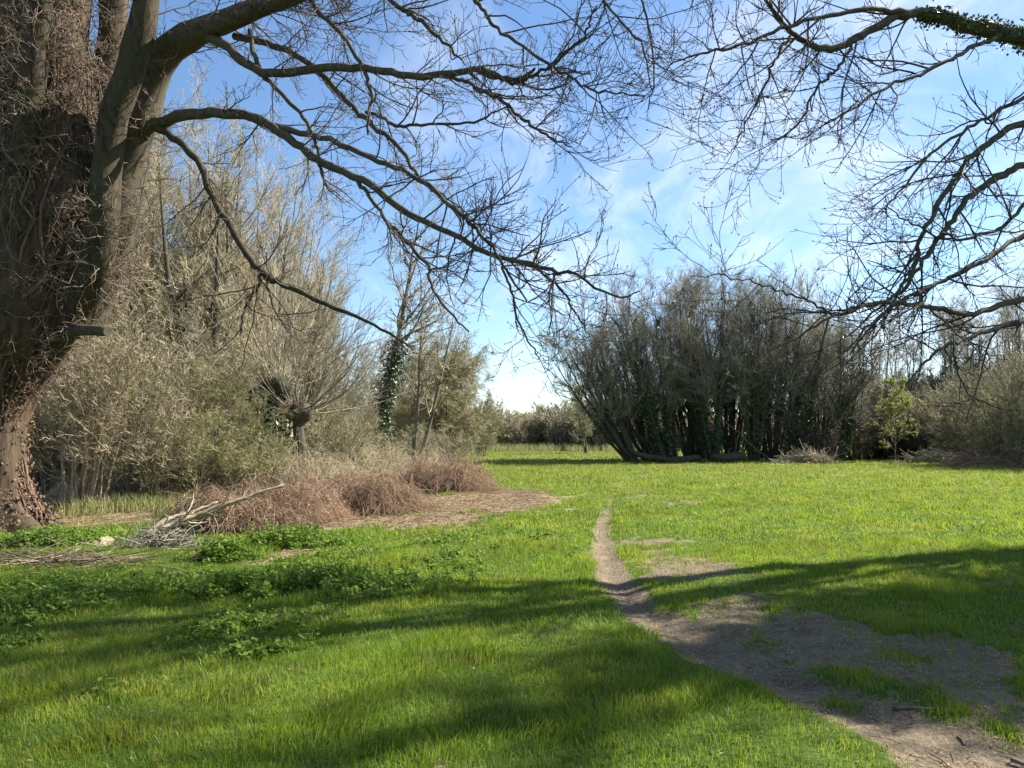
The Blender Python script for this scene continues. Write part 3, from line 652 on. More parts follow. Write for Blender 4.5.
for q, (pts, n1, lab) in enumerate(RL):
    P, R = stem_px(pts, 12 + 3 * len(pts), .012, rng)
    R = R * (.85 if q == 0 else .62)
    limb(t, BR, P, R, rng, int(n1 * .78), 6, 3, label=lab, L1=(.45, 1.6), L2=(.2, .75), bias=(-.4, -.1, -.4), bud=.010, t=(.22, 1))
    if q == 0: ivy_on(ivyG, P, R, 2600, rng, .085, .032, .0, .42)
# the crown above and beside the frame, which shades the foreground
P2 = spline([(TX + .5, TY - .3, 0), (TX + 1.2, TY - .9, 2), (TX + 1.6, TY - 1.6, 5), (TX + 1.4, TY - 1.9, 8), (TX + 1.5, TY - 2.5, 10.5), (TX + 1.6, TY - 3.1, 13.5)], 30); R2 = np.interp(np.linspace(0, 1, 30), [0, .1, .5, 1], [.4, .34, .22, .04])  # unseen second trunk, added with a heavily ivied crown to widen the right-hand shade
Geo().tubes(P2, R2, 20, 0, True, .15, 2).build('trunk', M['bark_old'], t, BR)
A2, RA2 = spawn(P2[None], R2[None], 36, rng, (.35, 1), (68, 14), (1.3, 2.4), 9, .05, .10, .5, .03, .3, False, .25, bias=(.2, .1, .0))
B2, RB2 = spawn(A2, RA2, 7, rng, (.2, 1), (45, 14), (.6, 1.6), 6, .05, .14, .55, .010, .35, False, .4)
C2, RC2 = spawn(B2, RB2, 5, rng, (.15, 1), (45, 15), (.3, .9), 4, .05, .16, .7, .006, .5, False, .3)
Geo().tubes(A2, RA2, 8, 0, True, .1, 6).tubes(B2, RB2, 5).tubes(C2, RC2, 3, 1).build('crown', [M['bark_limb'], M['twig_near']], t, BR)
for k in range(len(A2)): ivy_on(ivyG, A2[k], RA2[k], 1900 if A2[k, 0, 2] < 9.7 else 50, rng, .42, .085, 0, .9)
ivy_on(ivyG, P2, R2, 7000, rng, .35, .07, .1, .6)
A, RA = spawn(PT[None], RT[None], 16, rng, (.56, 1), (62, 14), (4.5, 7.5), 10, .03, .10, .5, .03, .3, False, .35, bias=(-.55, -.45, .05))
A[:, :, 2] = np.maximum(A[:, :, 2], 8.2 + .25 * rng.random((len(A), 1)))
B, RB = spawn(A, RA, 12, rng, (.2, 1), (45, 14), (1.0, 2.6), 6, .05, .14, .55, .012, .35, False, .4)
B[:, :, 2] = np.maximum(B[:, :, 2], 8.0)
C, RC = spawn(B, RB, 9, rng, (.15, 1), (45, 15), (.4, 1.1), 4, .05, .16, .7, .006, .5, False, .3)
cr = Geo().tubes(A, RA, 8, 0, True, .1, 6).tubes(B, RB, 5).tubes(C, RC, 3, 1).build('crown', [M['bark_limb'], M['twig_near']], t, BR)
for k in range(len(A)): ivy_on(ivyG, A[k], RA[k], 50, rng, .08, .05, 0, .4)
ivy_on(ivyG, PT, RT, 5000, rng, .14, .055, .03, .42)
ivyG.build('ivy', M['leaf_ivy'], t, BR)

# ------------------------------------------------------------------ woodland trees: generator
def stems_from(rng, h, n, lean=.12, spread=.3, K=12, dirs=None, r=.1, curve=.05, hv=.25):
    P = np.empty((n, K, 3)); R = np.empty((n, K)); z = np.linspace(0, 1, K)
    for k in range(n):
        a = rng.uniform(0, 2 * np.pi); b = rng.uniform(0, spread)
        L = np.array(dirs[k]) if dirs is not None else np.array([math.cos(a), math.sin(a)]) * rng.uniform(.3, 1) * lean
        hh = h * (1 - hv * rng.random()); w = np.cumsum(rng.normal(0, curve / K ** .5, (K, 2)), 0) * h * .25; w -= w[0]
        base = np.array([math.cos(a), math.sin(a)]) * b if dirs is None else L * .5 * spread + rng.normal(0, .1, 2)
        bend = z ** 1.25 if dirs is None else z ** .85
        P[k, :, 0] = base[0] + L[0] * hh * bend + w[:, 0]; P[k, :, 1] = base[1] + L[1] * hh * bend + w[:, 1]; P[k, :, 2] = -.15 + hh * z
        R[k] = r * (.7 + .6 * rng.random()) * np.interp(z, [0, .06, .5, 1], [1.5, 1.05, .6, .08])
    return P, R
def tree(name, label, cat, group, x, y, rng, h, nst=1, r=.13, lean=.1, spread=.3, dirs=None, lv=((14, .3), (9, .42), (9, .42)), ang=(38, 36, 36), trop=.07, t0=.2, tw=.007, bark='bark_grey', twig='twig_tan', tips=None, leaf=None, nleaf=0, lsize=.03, ivy=0, ivyt=(.05, .6), ivys=.14, ivyleaf=.06, jit=.13, hv=.2, crownz=None, curve=.05, z=None):
    loc = (x, y, hz(x, y) if z is None else z)
    t = thing(name, label, cat, loc, group)
    P, R = stems_from(rng, h, nst, lean, spread, dirs=dirs, r=r, hv=hv, curve=curve)
    for k in range(nst) if nst <= 5 else [None]:
        Geo().tubes(P if k is None else P[k], R if k is None else R[k], 8, 0, True, .1, 3).build('trunk' if nst <= 5 else 'stems', M[bark], t)
    A, RA = spawn(P, R, lv[0][0], rng, (t0, 1), (ang[0], 11), (lv[0][1] * .65, lv[0][1] * 1.2), 7, trop, jit * .8, .5, tw * 1.8, .3, True, .45)
    B, RB = spawn(A, RA, lv[1][0], rng, (.12, 1), (ang[1], 12), (lv[1][1] * .6, lv[1][1] * 1.3), 5, trop, jit, .6, tw * 1.2, .45, True, .35)
    C, RC = spawn(B, RB, lv[2][0], rng, (.1, 1), (ang[2], 13), (lv[2][1] * .6, lv[2][1] * 1.4), 4, trop, jit, .7, tw, .6, True, .3)
    g_ = Geo().tubes(A, RA, 5, 0).tubes(B, RB, 3, 1).tubes(C, RC, 3, 2)
    mats = [M[bark], M[twig], M[tips or twig]]
    if leaf:
        k = rng.integers(0, len(C), nleaf); u = rng.uniform(.3, 1, nleaf) * 2.99; i = u.astype(int); f = (u - i)[:, None]
        c = C[k, i] * (1 - f) + C[k, i + 1] * f
        g_.leaves(c + rng.normal(0, .03, c.shape), lsize * rng.uniform(.6, 1.3, nleaf), rng, 3, aspect=.8); mats.append(M[leaf])
    g_.build('crown', mats, t)
    if ivy:
        gi = Geo(); sel = range(nst)
        for k in sel: ivy_on(gi, P[k], R[k], ivy // nst, rng, ivys, ivyleaf, ivyt[0], ivyt[1] * rng.uniform(.7, 1.15))
        for k in range(0, len(A), 3): ivy_on(gi, A[k], RA[k], max(6, ivy // 120), rng, ivys * .6, ivyleaf, 0, .3)
        gi.build('ivy', M['leaf_ivy'], t)
    return t
def place(px, d): return ((px - 512) / FPX * d, d)

# ---- the rounded thicket across the meadow: a ring of many-stemmed willows
rng = rg(51)
GR = 'many-stemmed willows of the rounded thicket'
clump = [
 # px, distance, height, stem leans (x,y)..., ivy, label
 (640, 49, 8.4, [(-.75, .0), (-.58, -.12), (-.45, .1), (-.32, -.1)], 0, 'leftmost bare willow of the rounded thicket, its dark trunks leaning far out to the left'),
 (652, 50.5, 9.8, [(-.5, .15), (-.36, .0), (-.22, .12), (-.12, 0)], 0, None),
 (672, 48.5, 10.8, [(-.36, -.12), (-.24, .1), (-.12, -.1), (0, .1)], 5200, 'ivy-clad willow in the left half of the rounded thicket, its trunks leaning left'),
 (690, 51, 12.2, [(-.2, .1), (-.08, -.1), (.02, .08), (.1, .1)], 0, None),
 (712, 49, 11.8, [(-.2, -.12), (-.08, .05), (.06, -.1)], 3800, 'willow with ivy thick up its middle stems, at the centre of the rounded thicket'),
 (730, 52, 12.4, [(-.1, .1), (0, 0), (.08, .1), (.16, .05)], 0, None),
 (752, 49.5, 11.6, [(-.1, -.12), (.02, .05), (.12, -.08)], 3000, 'ivied willow just right of the centre of the rounded thicket'),
 (772, 51, 11.6, [(-.06, .1), (.06, 0), (.16, .1), (.1, -.1)], 0, None),
 (795, 50, 10.6, [(-.08, -.1), (.06, .05), (.16, -.05)], 3200, 'willow with ivied trunks near the right end of the rounded thicket'),
 (818, 51.5, 9.8, [(-.04, .1), (.08, 0), (.2, .08)], 0, None),
 (838, 50, 8.6, [(0, -.1), (.1, .05), (.22, -.05)], 2600, 'rightmost ivied willow of the rounded thicket'),
 (700, 54, 12.2, [(-.25, .1), (-.1, .1), (.06, .1)], 0, None), (760, 55, 11.8, [(-.1, .1), (.06, .1), (.18, .1)], 0, None), (660, 54, 10.6, [(-.4, .1), (-.25, .1), (-.12, .1)], 0, None), (815, 55, 10.2, [(-.1, .1), (.06, .1), (.18, .1)], 0, None),
]
for px, d, h, dirs, ivy, lab in clump:
    x, y = place(px, d)
    dirs = [d0 for d0 in dirs] + [(d0[0] * .8 + rng.normal(0, .06), d0[1] + rng.normal(0, .08)) for d0 in dirs]
    tree('willow', lab or 'bare grey many-stemmed willow without ivy in the rounded thicket across the meadow', 'tree', GR, x, y, rng, h, len(dirs), .12, dirs=dirs, spread=1.4, curve=.04,
         lv=((14, .36), (10, .46), (10, .46)), ang=(32, 35, 39), trop=.045, t0=.22, tw=.0062, jit=.10, bark='bark_dark', twig='twig_grey', tips='twig_grey' if ivy else 'twig_palegreen', ivy=ivy, ivyt=(.04, .5), ivys=.2, ivyleaf=.09, hv=.14)
# low bare scrub in the shade under the thicket
for px, d, h, w in ((655, 50, 2.2, 0), (720, 50.5, 3.0, 0), (790, 50.5, 3.0, 0), (835, 49.5, 2.6, 0)):
    x, y = place(px, d)
    tree('bare_shrub', 'dark bare scrub bush growing under the rounded thicket', 'shrub', 'scrub under the rounded thicket', x, y, rng, h, 16, .03, .7, 1.6, lv=((8, .4), (6, .5), (5, .5)), tw=.009, bark='bark_dark', twig='twig_dark', t0=.1)
# fallen, dark and low-leaning trunks at its foot
for pts, lab in (([(700, 458, 49, 3.6), (680, 460, 48.5, 3.6), (660, 459, 48, 3.2), (640, 455, 47.8, 2.8), (628, 448, 47.6, 1.6)], 'dark trunk lying low out of the left foot of the rounded thicket'),
                 ([(742, 456, 48.5, 5), (733, 457, 48, 5), (722, 458, 47.8, 4), (712, 456, 47.6, 2)], 'short thick dark log lying at the middle of the rounded thicket'),
                 ([(768, 458, 48.5, .7), (752, 446, 48.2, .6), (738, 432, 48, .5), (722, 420, 48, .3)], 'thin grey dead stem slanting up to the left before the rounded thicket')):
    P, R = stem_px(pts, 16); loc = (P[0, 0], P[0, 1], hz(P[0, 0], P[0, 1]))
    g_ = Geo().tubes(P, R, 9, 0, True, .2, 3, cap=True)
    A, RA = spawn(P[None], R[None], 5, rng, (.2, 1), (50, 15), (.5, 1.4), 5, .1, .2, .4, .02, .3, False)
    g_.tubes(A, RA, 5)
    tag(g_.build('fallen_log', M['bark_grey' if 'grey' in lab else 'bark_dark'], None), lab, 'log')

# ---- the wood behind and right of the thicket
rng = rg(61)
GW = 'bare trees of the wood beyond the meadow'
LW = 'tall bare grey tree in the wood behind and right of the rounded thicket'
protos = [tree('bare_tree', LW, 'tree', GW, 0, 80, rng, h, n, .17, .14, .8, lv=((17, .36), (10, .44), (10, .44)), ang=(34, 36, 38), trop=.05, tw=.008, jit=.1, twig=tw_, tips=tp, t0=.16, bark='bark_grey')
          for h, n, tw_, tp in ((12.2, 2, 'twig_grey', 'twig_tan'), (13, 3, 'twig_grey', 'twig_tan'), (11.5, 3, 'twig_tan', 'twig_palegreen'))]
spots = [(858, 57, .92), (880, 60, .95), (905, 58, .92), (925, 62, 1.02), (945, 57, 1.0), (968, 60, 1.12), (990, 57, 1.08), (1012, 61, 1.2), (1035, 55, 1.15), (1060, 58, 1.2), (1090, 54, 1.1),
         (870, 70, 1.05), (915, 72, 1.1), (960, 71, 1.25), (1005, 72, 1.3), (1050, 70, 1.3), (840, 64, .95), (800, 68, .95), (1110, 62, 1.2)]
for i, (px, d, s) in enumerate(spots):
    o = protos[i] if i < 3 else copy_tree(protos[i % 3])
    x, y = place(px, d); o.location = (x, y, hz(x, y)); s *= .86; o.scale = (s, s, s * rng.uniform(.94, 1.06)); o.rotation_euler = (0, 0, rng.uniform(0, 6.28))
# understorey of the right wood
GS = 'dark bare shrubs along the edge of the right-hand wood'
sh = [tree('bare_shrub', 'dense dark bare shrub along the shaded edge of the right-hand wood', 'shrub', GS, 0, 80, rng, h, 22, .035, .55, 1.8, lv=((10, .42), (8, .48), (6, .48)), tw=.010, bark='bark_dark', twig=tw_, leaf='leaf_olive', nleaf=nl, lsize=.05, t0=.08, trop=.03)
      for h, tw_, nl in ((4.2, 'twig_tan', 2500), (4.8, 'twig_grey', 4000))]
for i, (px, d, s) in enumerate([(852, 53.5, .8), (872, 55, .95), (892, 56, 1.0), (914, 55, 1.0), (935, 55.5, 1.1), (955, 51, 1.05), (975, 48, 1.05), (862, 59, 1.25), (903, 60, 1.3), (945, 59, 1.35), (985, 54, 1.3), (1020, 52, 1.3), (828, 57, 1.0), (780, 60, 1.0), (735, 60, .9), (690, 60, .9)]):
    o = sh[i] if i < 2 else copy_tree(sh[i % 2])
    x, y = place(px, d); o.location = (x, y, hz(x, y)); o.scale = (s * 1.15, s * 1.15, s); o.rotation_euler = (0, 0, rng.uniform(0, 6.28))
x, y = place(1003, 41)
tree('thorn_shrub', 'big tangled bare shrub with reddish brown lower twigs at the right edge of the meadow', 'shrub', None, x, y, rng, 5.4, 34, .035, .5, 2.2, lv=((11, .42), (9, .46), (7, .46)), tw=.008, bark='bark_grey', twig='twig_grey', tips='twig_olive', t0=.06, trop=.02, leaf='leaf_olive', nleaf=5000, lsize=.03)
x, y = place(1075, 39)
tree('thorn_shrub', 'bare shrub partly out of the picture behind the hanging limbs at the right edge', 'shrub', None, x, y, rng, 5.6, 30, .035, .5, 2.2, lv=((11, .42), (9, .46), (7, .46)), tw=.008, bark='bark_grey', twig='twig_grey', tips='twig_olive', t0=.06, trop=.02)
x, y = place(893, 47.5)
tree('sapling', 'slender young tree in fresh yellow-green leaf before the dark right-hand wood', 'tree', None, x, y, rng, 5.2, 1, .05, .05, .05, lv=((26, .34), (6, .5), (4, .5)), ang=(58, 45, 40), tw=.007, twig='twig_pale', leaf='leaf_fresh', nleaf=6500, lsize=.06, t0=.16, bark='wood_pale', hv=.02)

# ---- far hedge closing the meadow
rng = rg(71)
hp = [tree('hedge_bush', 'low bare olive-brown bush in the far hedge that closes the meadow', 'shrub', 'bushes of the far hedge', 0, 100, rng, h, 26, .05, .45, 2.2, lv=((10, .42), (8, .46), (5, .46)), tw=.018, bark='bark_grey', twig=a_, tips=b_, t0=.05, leaf=lf, nleaf=nl, lsize=.09)
      for h, a_, b_, lf, nl in ((4.2, 'twig_tan', 'twig_pale', None, 0), (4.6, 'twig_tan', 'twig_palegreen', None, 0), (4.4, 'twig_palegreen', 'twig_palegreen', 'leaf_olive', 2600))]
for i, (px, d, s) in enumerate([(470, 88, .9), (488, 92, .85), (503, 96, .85), (517, 94, .9), (531, 97, .9), (545, 95, .88), (559, 96, 1.0), (574, 93, 1.05), (590, 92, 1.2), (606, 94, 1.3), (625, 92, 1.3), (645, 95, 1.3), (452, 90, 1.1), (480, 104, 1.1), (510, 108, 1.15), (540, 107, 1.1), (570, 106, 1.25), (600, 104, 1.4), (665, 92, 1.3), (430, 88, 1.2)]):
    o = hp[i] if i < 3 else copy_tree(hp[i % 3])
    x, y = place(px, d); o.location = (x, y, hz(x, y)); o.scale = (s * 1.25, s * 1.25, s); o.rotation_euler = (0, 0, rng.uniform(0, 6.28))
x, y = place(588, 72)
tree('budding_tree', 'pale green budding tree half hidden behind the left edge of the rounded thicket', 'tree', None, x, y, rng, 6.6, 4, .09, .3, .6, lv=((14, .36), (9, .42), (7, .42)), tw=.011, twig='twig_olive', tips='twig_palegreen', leaf='leaf_fresh', nleaf=2600, lsize=.05)

# ---- the wood along the left side
rng = rg(81)
GL = 'tall bare trees of the left-hand wood'
LL = 'tall bare pale-twigged tree in the dense left-hand wood'
lp = [tree('bare_tree', LL, 'tree', GL, 0, 60, rng, h, n, .13, .12, .7, lv=((18, .36), (11, .44), (11, .46)), ang=(33, 36, 38), trop=.06, jit=.11, tw=.0055, twig='twig_tan', tips=tp, bark='bark_grey', t0=.14)
      for h, n, tp in ((11.5, 3, 'twig_tan'), (12.2, 3, 'twig_tan'), (11, 4, 'twig_olive'))]
for i, (px, d, s) in enumerate([(200, 27, 1.0), (258, 30, .92), (140, 25, .95), (302, 33, .78), (60, 27, 1.0), (228, 36, 1.1), (120, 32, 1.15), (20, 30, 1.1), (280, 39, 1.05), (-40, 26, 1.0), (330, 44, .8), (-90, 31, 1.1), (70, 37, 1.25), (100, 29, 1.05), (172, 30, 1.0), (216, 31, 1.04), (280, 35, .9)]):
    o = lp[i] if i < 3 else copy_tree(lp[i % 3])
    x, y = place(px, d); s *= 1.2; o.location = (x, y, hz(x, y)); o.scale = (s, s, s); o.rotation_euler = (0, 0, rng.uniform(0, 6.28))
# ivy tree, thin tree, low rounded tree
x, y = place(377, 35)
tree('ivy_clad_tree', 'slim leaning bare tree, its trunk wrapped in dark ivy, ending the left-hand wood', 'tree', None, x, y, rg(9), 12.4, 1, .27, dirs=[(.13, .0)], spread=.1, lv=((20, .42), (9, .44), (8, .44)), ang=(44, 40, 40), trop=.035, tw=.006, twig='twig_grey', tips='twig_tan', bark='bark_grey', t0=.42, ivy=3600, ivyt=(.12, .55), ivys=.26, ivyleaf=.075, hv=.0)
x, y = place(413, 31)
tree('slender_tree', 'slender pale-stemmed bare tree just right of the ivy-wrapped trunk', 'tree', None, x, y, rng, 7.2, 2, .085, dirs=[(.05, 0), (.22, .05)], spread=.2, lv=((16, .36), (8, .42), (7, .42)), ang=(42, 40, 38), tw=.006, twig='twig_tan', bark='bark_grey', t0=.3, hv=.1)
x, y = place(448, 43)
tree('rounded_tree', 'low dense rounded bare tree with a dark crooked trunk where the left-hand wood ends', 'tree', None, x, y, rng, 6.4, 6, .11, .40, .5, lv=((22, .5), (14, .46), (14, .44)), ang=(56, 50, 46), trop=-.015, tw=.0075, twig='twig_olive', tips='twig_olive', bark='bark_dark', t0=.12, hv=.2, leaf='leaf_olive', nleaf=3500, lsize=.035)
x, y = place(420, 46)
tree('rounded_tree', 'rounded bare tree behind the slender pale stem', 'tree', None, x, y, rng, 6.6, 5, .11, .4, .6, lv=((15, .48), (11, .46), (10, .44)), ang=(48, 44, 42), trop=.02, tw=.008, twig='twig_grey', tips='twig_olive', bark='bark_dark', t0=.15)
x, y = place(392, 50)
tree('rounded_tree', 'rounded bare tree behind the ivy-wrapped trunk', 'tree', None, x, y, rng, 7.6, 5, .11, .4, .6, lv=((15, .46), (11, .46), (9, .44)), ang=(46, 44, 42), trop=.04, tw=.009, twig='twig_tan', tips='twig_olive', bark='bark_grey', t0=.15)
x, y = place(478, 62)
tree('budding_shrub', 'small shrub in yellow-green bud at the right foot of the low rounded tree', 'shrub', None, x, y, rng, 4.6, 14, .04, .5, 1.2, lv=((10, .44), (7, .46), (6, .46)), tw=.011, twig='twig_olive', tips='twig_palegreen', leaf='leaf_fresh', nleaf=3600, lsize=.05, t0=.1)

x, y = place(207, 23.5)
tree('dark_trunked_tree', 'bare tree with a dark forked trunk rising from the shrubs left of the pollards', 'tree', None, x, y, rng, 10.5, 2, .24, dirs=[(.0, .05), (-.16, .0)], spread=.6, lv=((14, .34), (9, .44), (8, .46)), ang=(44, 40, 40), trop=.05, tw=.0055, twig='twig_tan', bark='bark_dark', t0=.36, hv=.1)
# pollards: short trunk, knuckled head, fan of long shoots
def pollard(label, px, pyh, d, headr, n, seed, fan=(0, 0, 1), L=(2.5, 5.2), ivy=0, dark=False, rt=.15):
    rng = rg(seed); hd = at(px, pyh, d); x, y = hd[0], d; loc = (x, y, hz(x, y)); H = hd[2] - loc[2]
    t = thing('pollard_willow', label, 'tree', loc)
    Pt = spline([(0, 0, -.1), (.08, 0, H * .4), (-.05, 0, H * .8), (0, 0, H)], 14); Rt = np.interp(np.linspace(0, 1, 14), [0, .15, .75, 1], [rt * 1.4, rt, rt, rt * 1.3])
    Geo().tubes(Pt, Rt, 14, 0, True, .2, 3).build('trunk', M['bark_dark'], t)
    P = np.zeros((1, 7, 3)); zz = np.linspace(-1, 1, 7); P[0, :, 2] = H + zz * headr * .8; Rr = np.sqrt(np.clip(1 - zz ** 2, .05, 1)) * headr
    gh = Geo().tubes(P, Rr[None], 18, 0, True, .35, 3.5, cap=True)
    S0 = nrm(rng.normal(size=(n, 3)) * [1, 1, .8] + np.array(fan) * .55) ; S0[:, 2] = np.abs(S0[:, 2]) * .9 - .12
    A = np.empty((n, 9, 3)); A[:, 0] = np.array([0, 0, H]) + S0 * headr * .8; dd = nrm(S0 + np.array(fan) * .35); ln = rng.uniform(L[0], L[1], n)[:, None] / 8
    for k in range(1, 9):
        dd = nrm(dd + rng.normal(0, .11, (n, 3)) + [0, 0, .08]); A[:, k] = A[:, k - 1] + dd * ln
    RA = rng.uniform(.009, .022, n)[:, None] * np.linspace(1, .3, 9)
    stub = spawn(P, Rr[None] * .3, 160, rng, (.1, 1), (80, 10), (headr * .9, headr * 1.7), 4, -.02, .2, .05, .006, .6, False, .0)
    gh.tubes(*stub, 3, 1).build('head', [M['bark_dark'], M['twig_bramble' if dark else 'twig_grey']], t)
    B, RB = spawn(A, RA, 7, rng, (.2, 1), (26, 9), (.5, 1.6), 5, .05, .08, .6, .006, .5, False, .4)
    C, RC = spawn(B, RB, 4, rng, (.2, 1), (30, 9), (.2, .7), 3, .05, .08, .7, .0055, .6, False, .3)
    Geo().tubes(A, RA, 5).tubes(B, RB, 3).tubes(C, RC, 3).build('crown', M['twig_tan' if not dark else 'twig_grey'], t)
    if ivy:
        gi = Geo(); Pi = Pt + np.array([-.25, -.3, 0]); ivy_on(gi, Pi, Rt, ivy, rng, .6, .075, .25, .92); gi.build('ivy', M['leaf_ivy'], t)
pollard('pollard willow with a fan of tall shoots and dark ivy below its head', 277, 390, 23, .5, 60, 91, (-.1, 0, 1), (1.6, 5.4), 4200)
pollard('pollard willow with a dark shaggy knuckled head and shoots sweeping right', 300, 413, 22, .42, 46, 92, (.35, -.1, .9), (1.0, 4.2), 0, True)

# understorey of the left wood
rng = rg(101)
def shrub(label, px, d, h, n, lean, spread, twig, tips=None, leaf=None, nleaf=0, lsize=.03, lv=((10, .48), (7, .55), (5, .62)), name='shrub', cat='shrub', group=None, tw=.0046, bark='bark_grey', t0=.08, trop=.035, r=.022, ivy=0, jit=.13):
    x, y = place(px, d)
    return tree(name, label, cat, group, x, y, rng, h, n, r, lean, spread, lv=lv, tw=tw, bark=bark, twig=twig, tips=tips, leaf=leaf, nleaf=nleaf, lsize=lsize, t0=t0, trop=trop, jit=jit, hv=.35)
shrub('hazel clump of thin pale upright stems right of the big ivied trunk', 84, 16.8, 4.4, 16, .26, .45, 'twig_pale', 'twig_tan', r=.034, bark='wood_pale', name='hazel', t0=.3, lv=((9, .36), (7, .45), (5, .5)))
shrub('pale tangled bare thicket shrub behind the hazel clump', 125, 18.0, 4.6, 18, .5, .9, 'twig_tan', 'twig_pale', lv=((8, .44), (6, .5), (5, .5)))
shrub('tangled bare shrub beside the big trunk, above the pale stems', 70, 19.5, 5.2, 22, .45, .9, 'twig_tan', 'twig_olive')
shrub('olive-green leafing shrub in the middle of the left-hand wood edge', 188, 19.2, 2.4, 30, .55, 1.4, 'twig_olive', 'twig_olive', 'leaf_olive', 15000, .02)
shrub('leafing green shrub between the thicket and the pollards', 160, 20.2, 4.0, 28, .55, 1.3, 'twig_olive', 'twig_olive', 'leaf_olive', 12000, .021)
shrub('green shrub crowding the foot of the ivied pollard', 245, 19.5, 1.6, 26, .6, 1.2, 'twig_olive', 'twig_tan', 'leaf_olive', 12000, .02)
shrub('grey-brown bare shrub at the foot of the dark pollard', 312, 25, 2.3, 26, .6, 1.4, 'twig_tan', 'twig_olive', 'leaf_olive', 1500, .02)
shrub('grey-brown bare shrub at the foot of the ivy-wrapped trunk', 352, 27, 2.2, 26, .6, 1.4, 'twig_grey', 'twig_olive', 'leaf_olive', 1500, .02)
shrub('low bare shrub in front of the low rounded tree', 432, 33, 2.0, 22, .6, 1.4, 'twig_grey', 'twig_tan')
shrub('tall bare shrub filling the gap behind the dark pollard', 335, 36, 4.6, 26, .5, 1.4, 'twig_olive', 'twig_tan')
shrub('tall bare shrub behind the slender pale stem', 400, 41, 4.2, 26, .5, 1.4, 'twig_tan', 'twig_olive')
shrub('evergreen dark bush just right of the big ivied trunk', 52, 21, 2.5, 18, .5, .9, 'twig_olive', 'twig_olive', 'leaf_ivy', 9000, .05)
shrub('tall bare shrub at the left of the wood, behind the big trunk', 5, 21, 4.8, 24, .45, 1.1, 'twig_tan', 'twig_olive')
shrub('scrubby bare bush between the green shrub and the thicket', 215, 26, 5.0, 28, .45, 1.4, 'twig_olive', 'twig_tan')
shrub('scrubby bare bush behind the green shrub on the wood edge', 120, 27, 5.4, 28, .45, 1.4, 'twig_olive', 'twig_tan')

# bramble banks: dead and brown in front, green-brown behind
def mound(label, px, py, rx, ry, h, n, seed, twig='twig_bramble', leaf='leaf_dead', nleaf=1600, lsize=.022, name='bramble_mound', rot=0., group='dead bramble mounds', tw=.004):
    rng = rg(seed); c = gp(px, py); loc = (c[0], c[1], hz(*c))
    a = rng.uniform(0, 2 * np.pi, n); rr = np.sqrt(rng.uniform(0, 1, n)) * .95
    u = np.stack([rr * np.cos(a), rr * np.sin(a)], -1)
    lc = rng.normal(0, .42, (7, 2)); lh = rng.uniform(.45, 1.0, 7); lw = rng.uniform(.28, .55, 7)
    surf = lambda u: h * np.max(lh * np.exp(-((u[..., None, :] - lc) ** 2).sum(-1) / lw ** 2), -1) * (1 + .3 * noise(u * 2.5 + seed, 1.7, 2))
    K = 7; b = a + rng.normal(0, 1.1, n); ln = rng.uniform(.2, 1.15, n); s = np.linspace(0, 1, K)
    U = u[:, None] + (ln[:, None] * (s[None] - .5))[..., None] * np.stack([np.cos(b), np.sin(b)], -1)[:, None]
    Z = surf(U) * rng.uniform(.25, 1.02, n)[:, None] + (np.sin(s * np.pi)[None] * (rng.uniform(0, 1, n) ** 3 * .8)[:, None]) * h + rng.normal(0, .045, (n, K)) * min(h, 1)
    X = U[..., 0] * rx; Y = U[..., 1] * ry
    wild = rng.random(n) < .05; Z[wild] = Z[wild] + np.sin(s * np.pi * .8)[None] * rng.uniform(.1, .55, (wild.sum(), 1)) * min(1, h * 1.3)
    A = np.stack([X * math.cos(rot) - Y * math.sin(rot), X * math.sin(rot) + Y * math.cos(rot), np.maximum(Z, .0)], -1)
    RA = rng.uniform(.7, 1.5, n)[:, None] * tw * np.linspace(1, .6, K)
    B, RB = spawn(A, RA, 3, rng, (.1, 1), (50, 20), (.12, .4), 4, -.02, .25, .8, tw * .6, .7, False)
    C = B[:, -1][rng.integers(0, len(B), nleaf)] + rng.normal(0, .05, (nleaf, 3)); C[:, 2] = np.maximum(C[:, 2], .01)
    g_ = Geo().tubes(A, RA, 4, 0).tubes(B, RB, 3, 0).leaves(C, lsize * rng.uniform(.6, 1.4, nleaf), rng, 1)
    o = g_.build(name, [M[twig], M[leaf]]); o.location = loc
    return tag(o, label, 'brambles', group)
mound('nearest heap of reddish brown dead brambles, beside the bleached brush', 248, 526, 1.25, 1.0, .56, 2600, 111)
mound('middle heap of reddish brown dead brambles below the ivy-wrapped trunk', 358, 510, 1.35, 1.2, .62, 2600, 112)
mound('farthest heap of reddish brown dead brambles at the end of the left-hand wood', 446, 490, 1.4, 1.8, .72, 2600, 113)
mound('low flattened dead brambles between the two nearest heaps', 305, 520, .7, .8, .42, 900, 114)
GB = 'greenish bramble banks under the left-hand wood'
mound('grey-green bramble bank behind the nearest dead heap', 300, 497, 1.6, 1.6, 1.0, 2400, 115, 'twig_tan', 'leaf_olive', 5200, .02, 'bramble_bank', 0, GB)
mound('grey-green bramble bank left of the bleached brush, below the leafing shrub', 215, 496, 1.7, 1.4, 1.1, 2400, 116, 'twig_pale', 'leaf_olive', 4600, .02, 'bramble_bank', 0, GB)
mound('brown-green bramble bank behind the middle dead heap', 385, 486, 1.9, 2.0, 1.1, 2400, 117, 'twig_tan', 'leaf_olive', 4200, .022, 'bramble_bank', 0, GB)
mound('pale dry bramble bank at the foot of the hazel clump', 120, 502, 1.5, 1.1, .9, 1800, 118, 'twig_pale', 'leaf_olive', 1600, .02, 'bramble_bank', 0, GB)
mound('reddish low brambles skirting the big tangled shrub at the right edge', 1008, 468, 2.6, 1.4, .8, 2000, 119, 'twig_bramble', 'leaf_dead', 1800, .03, 'bramble_bank', 0, None, .009)

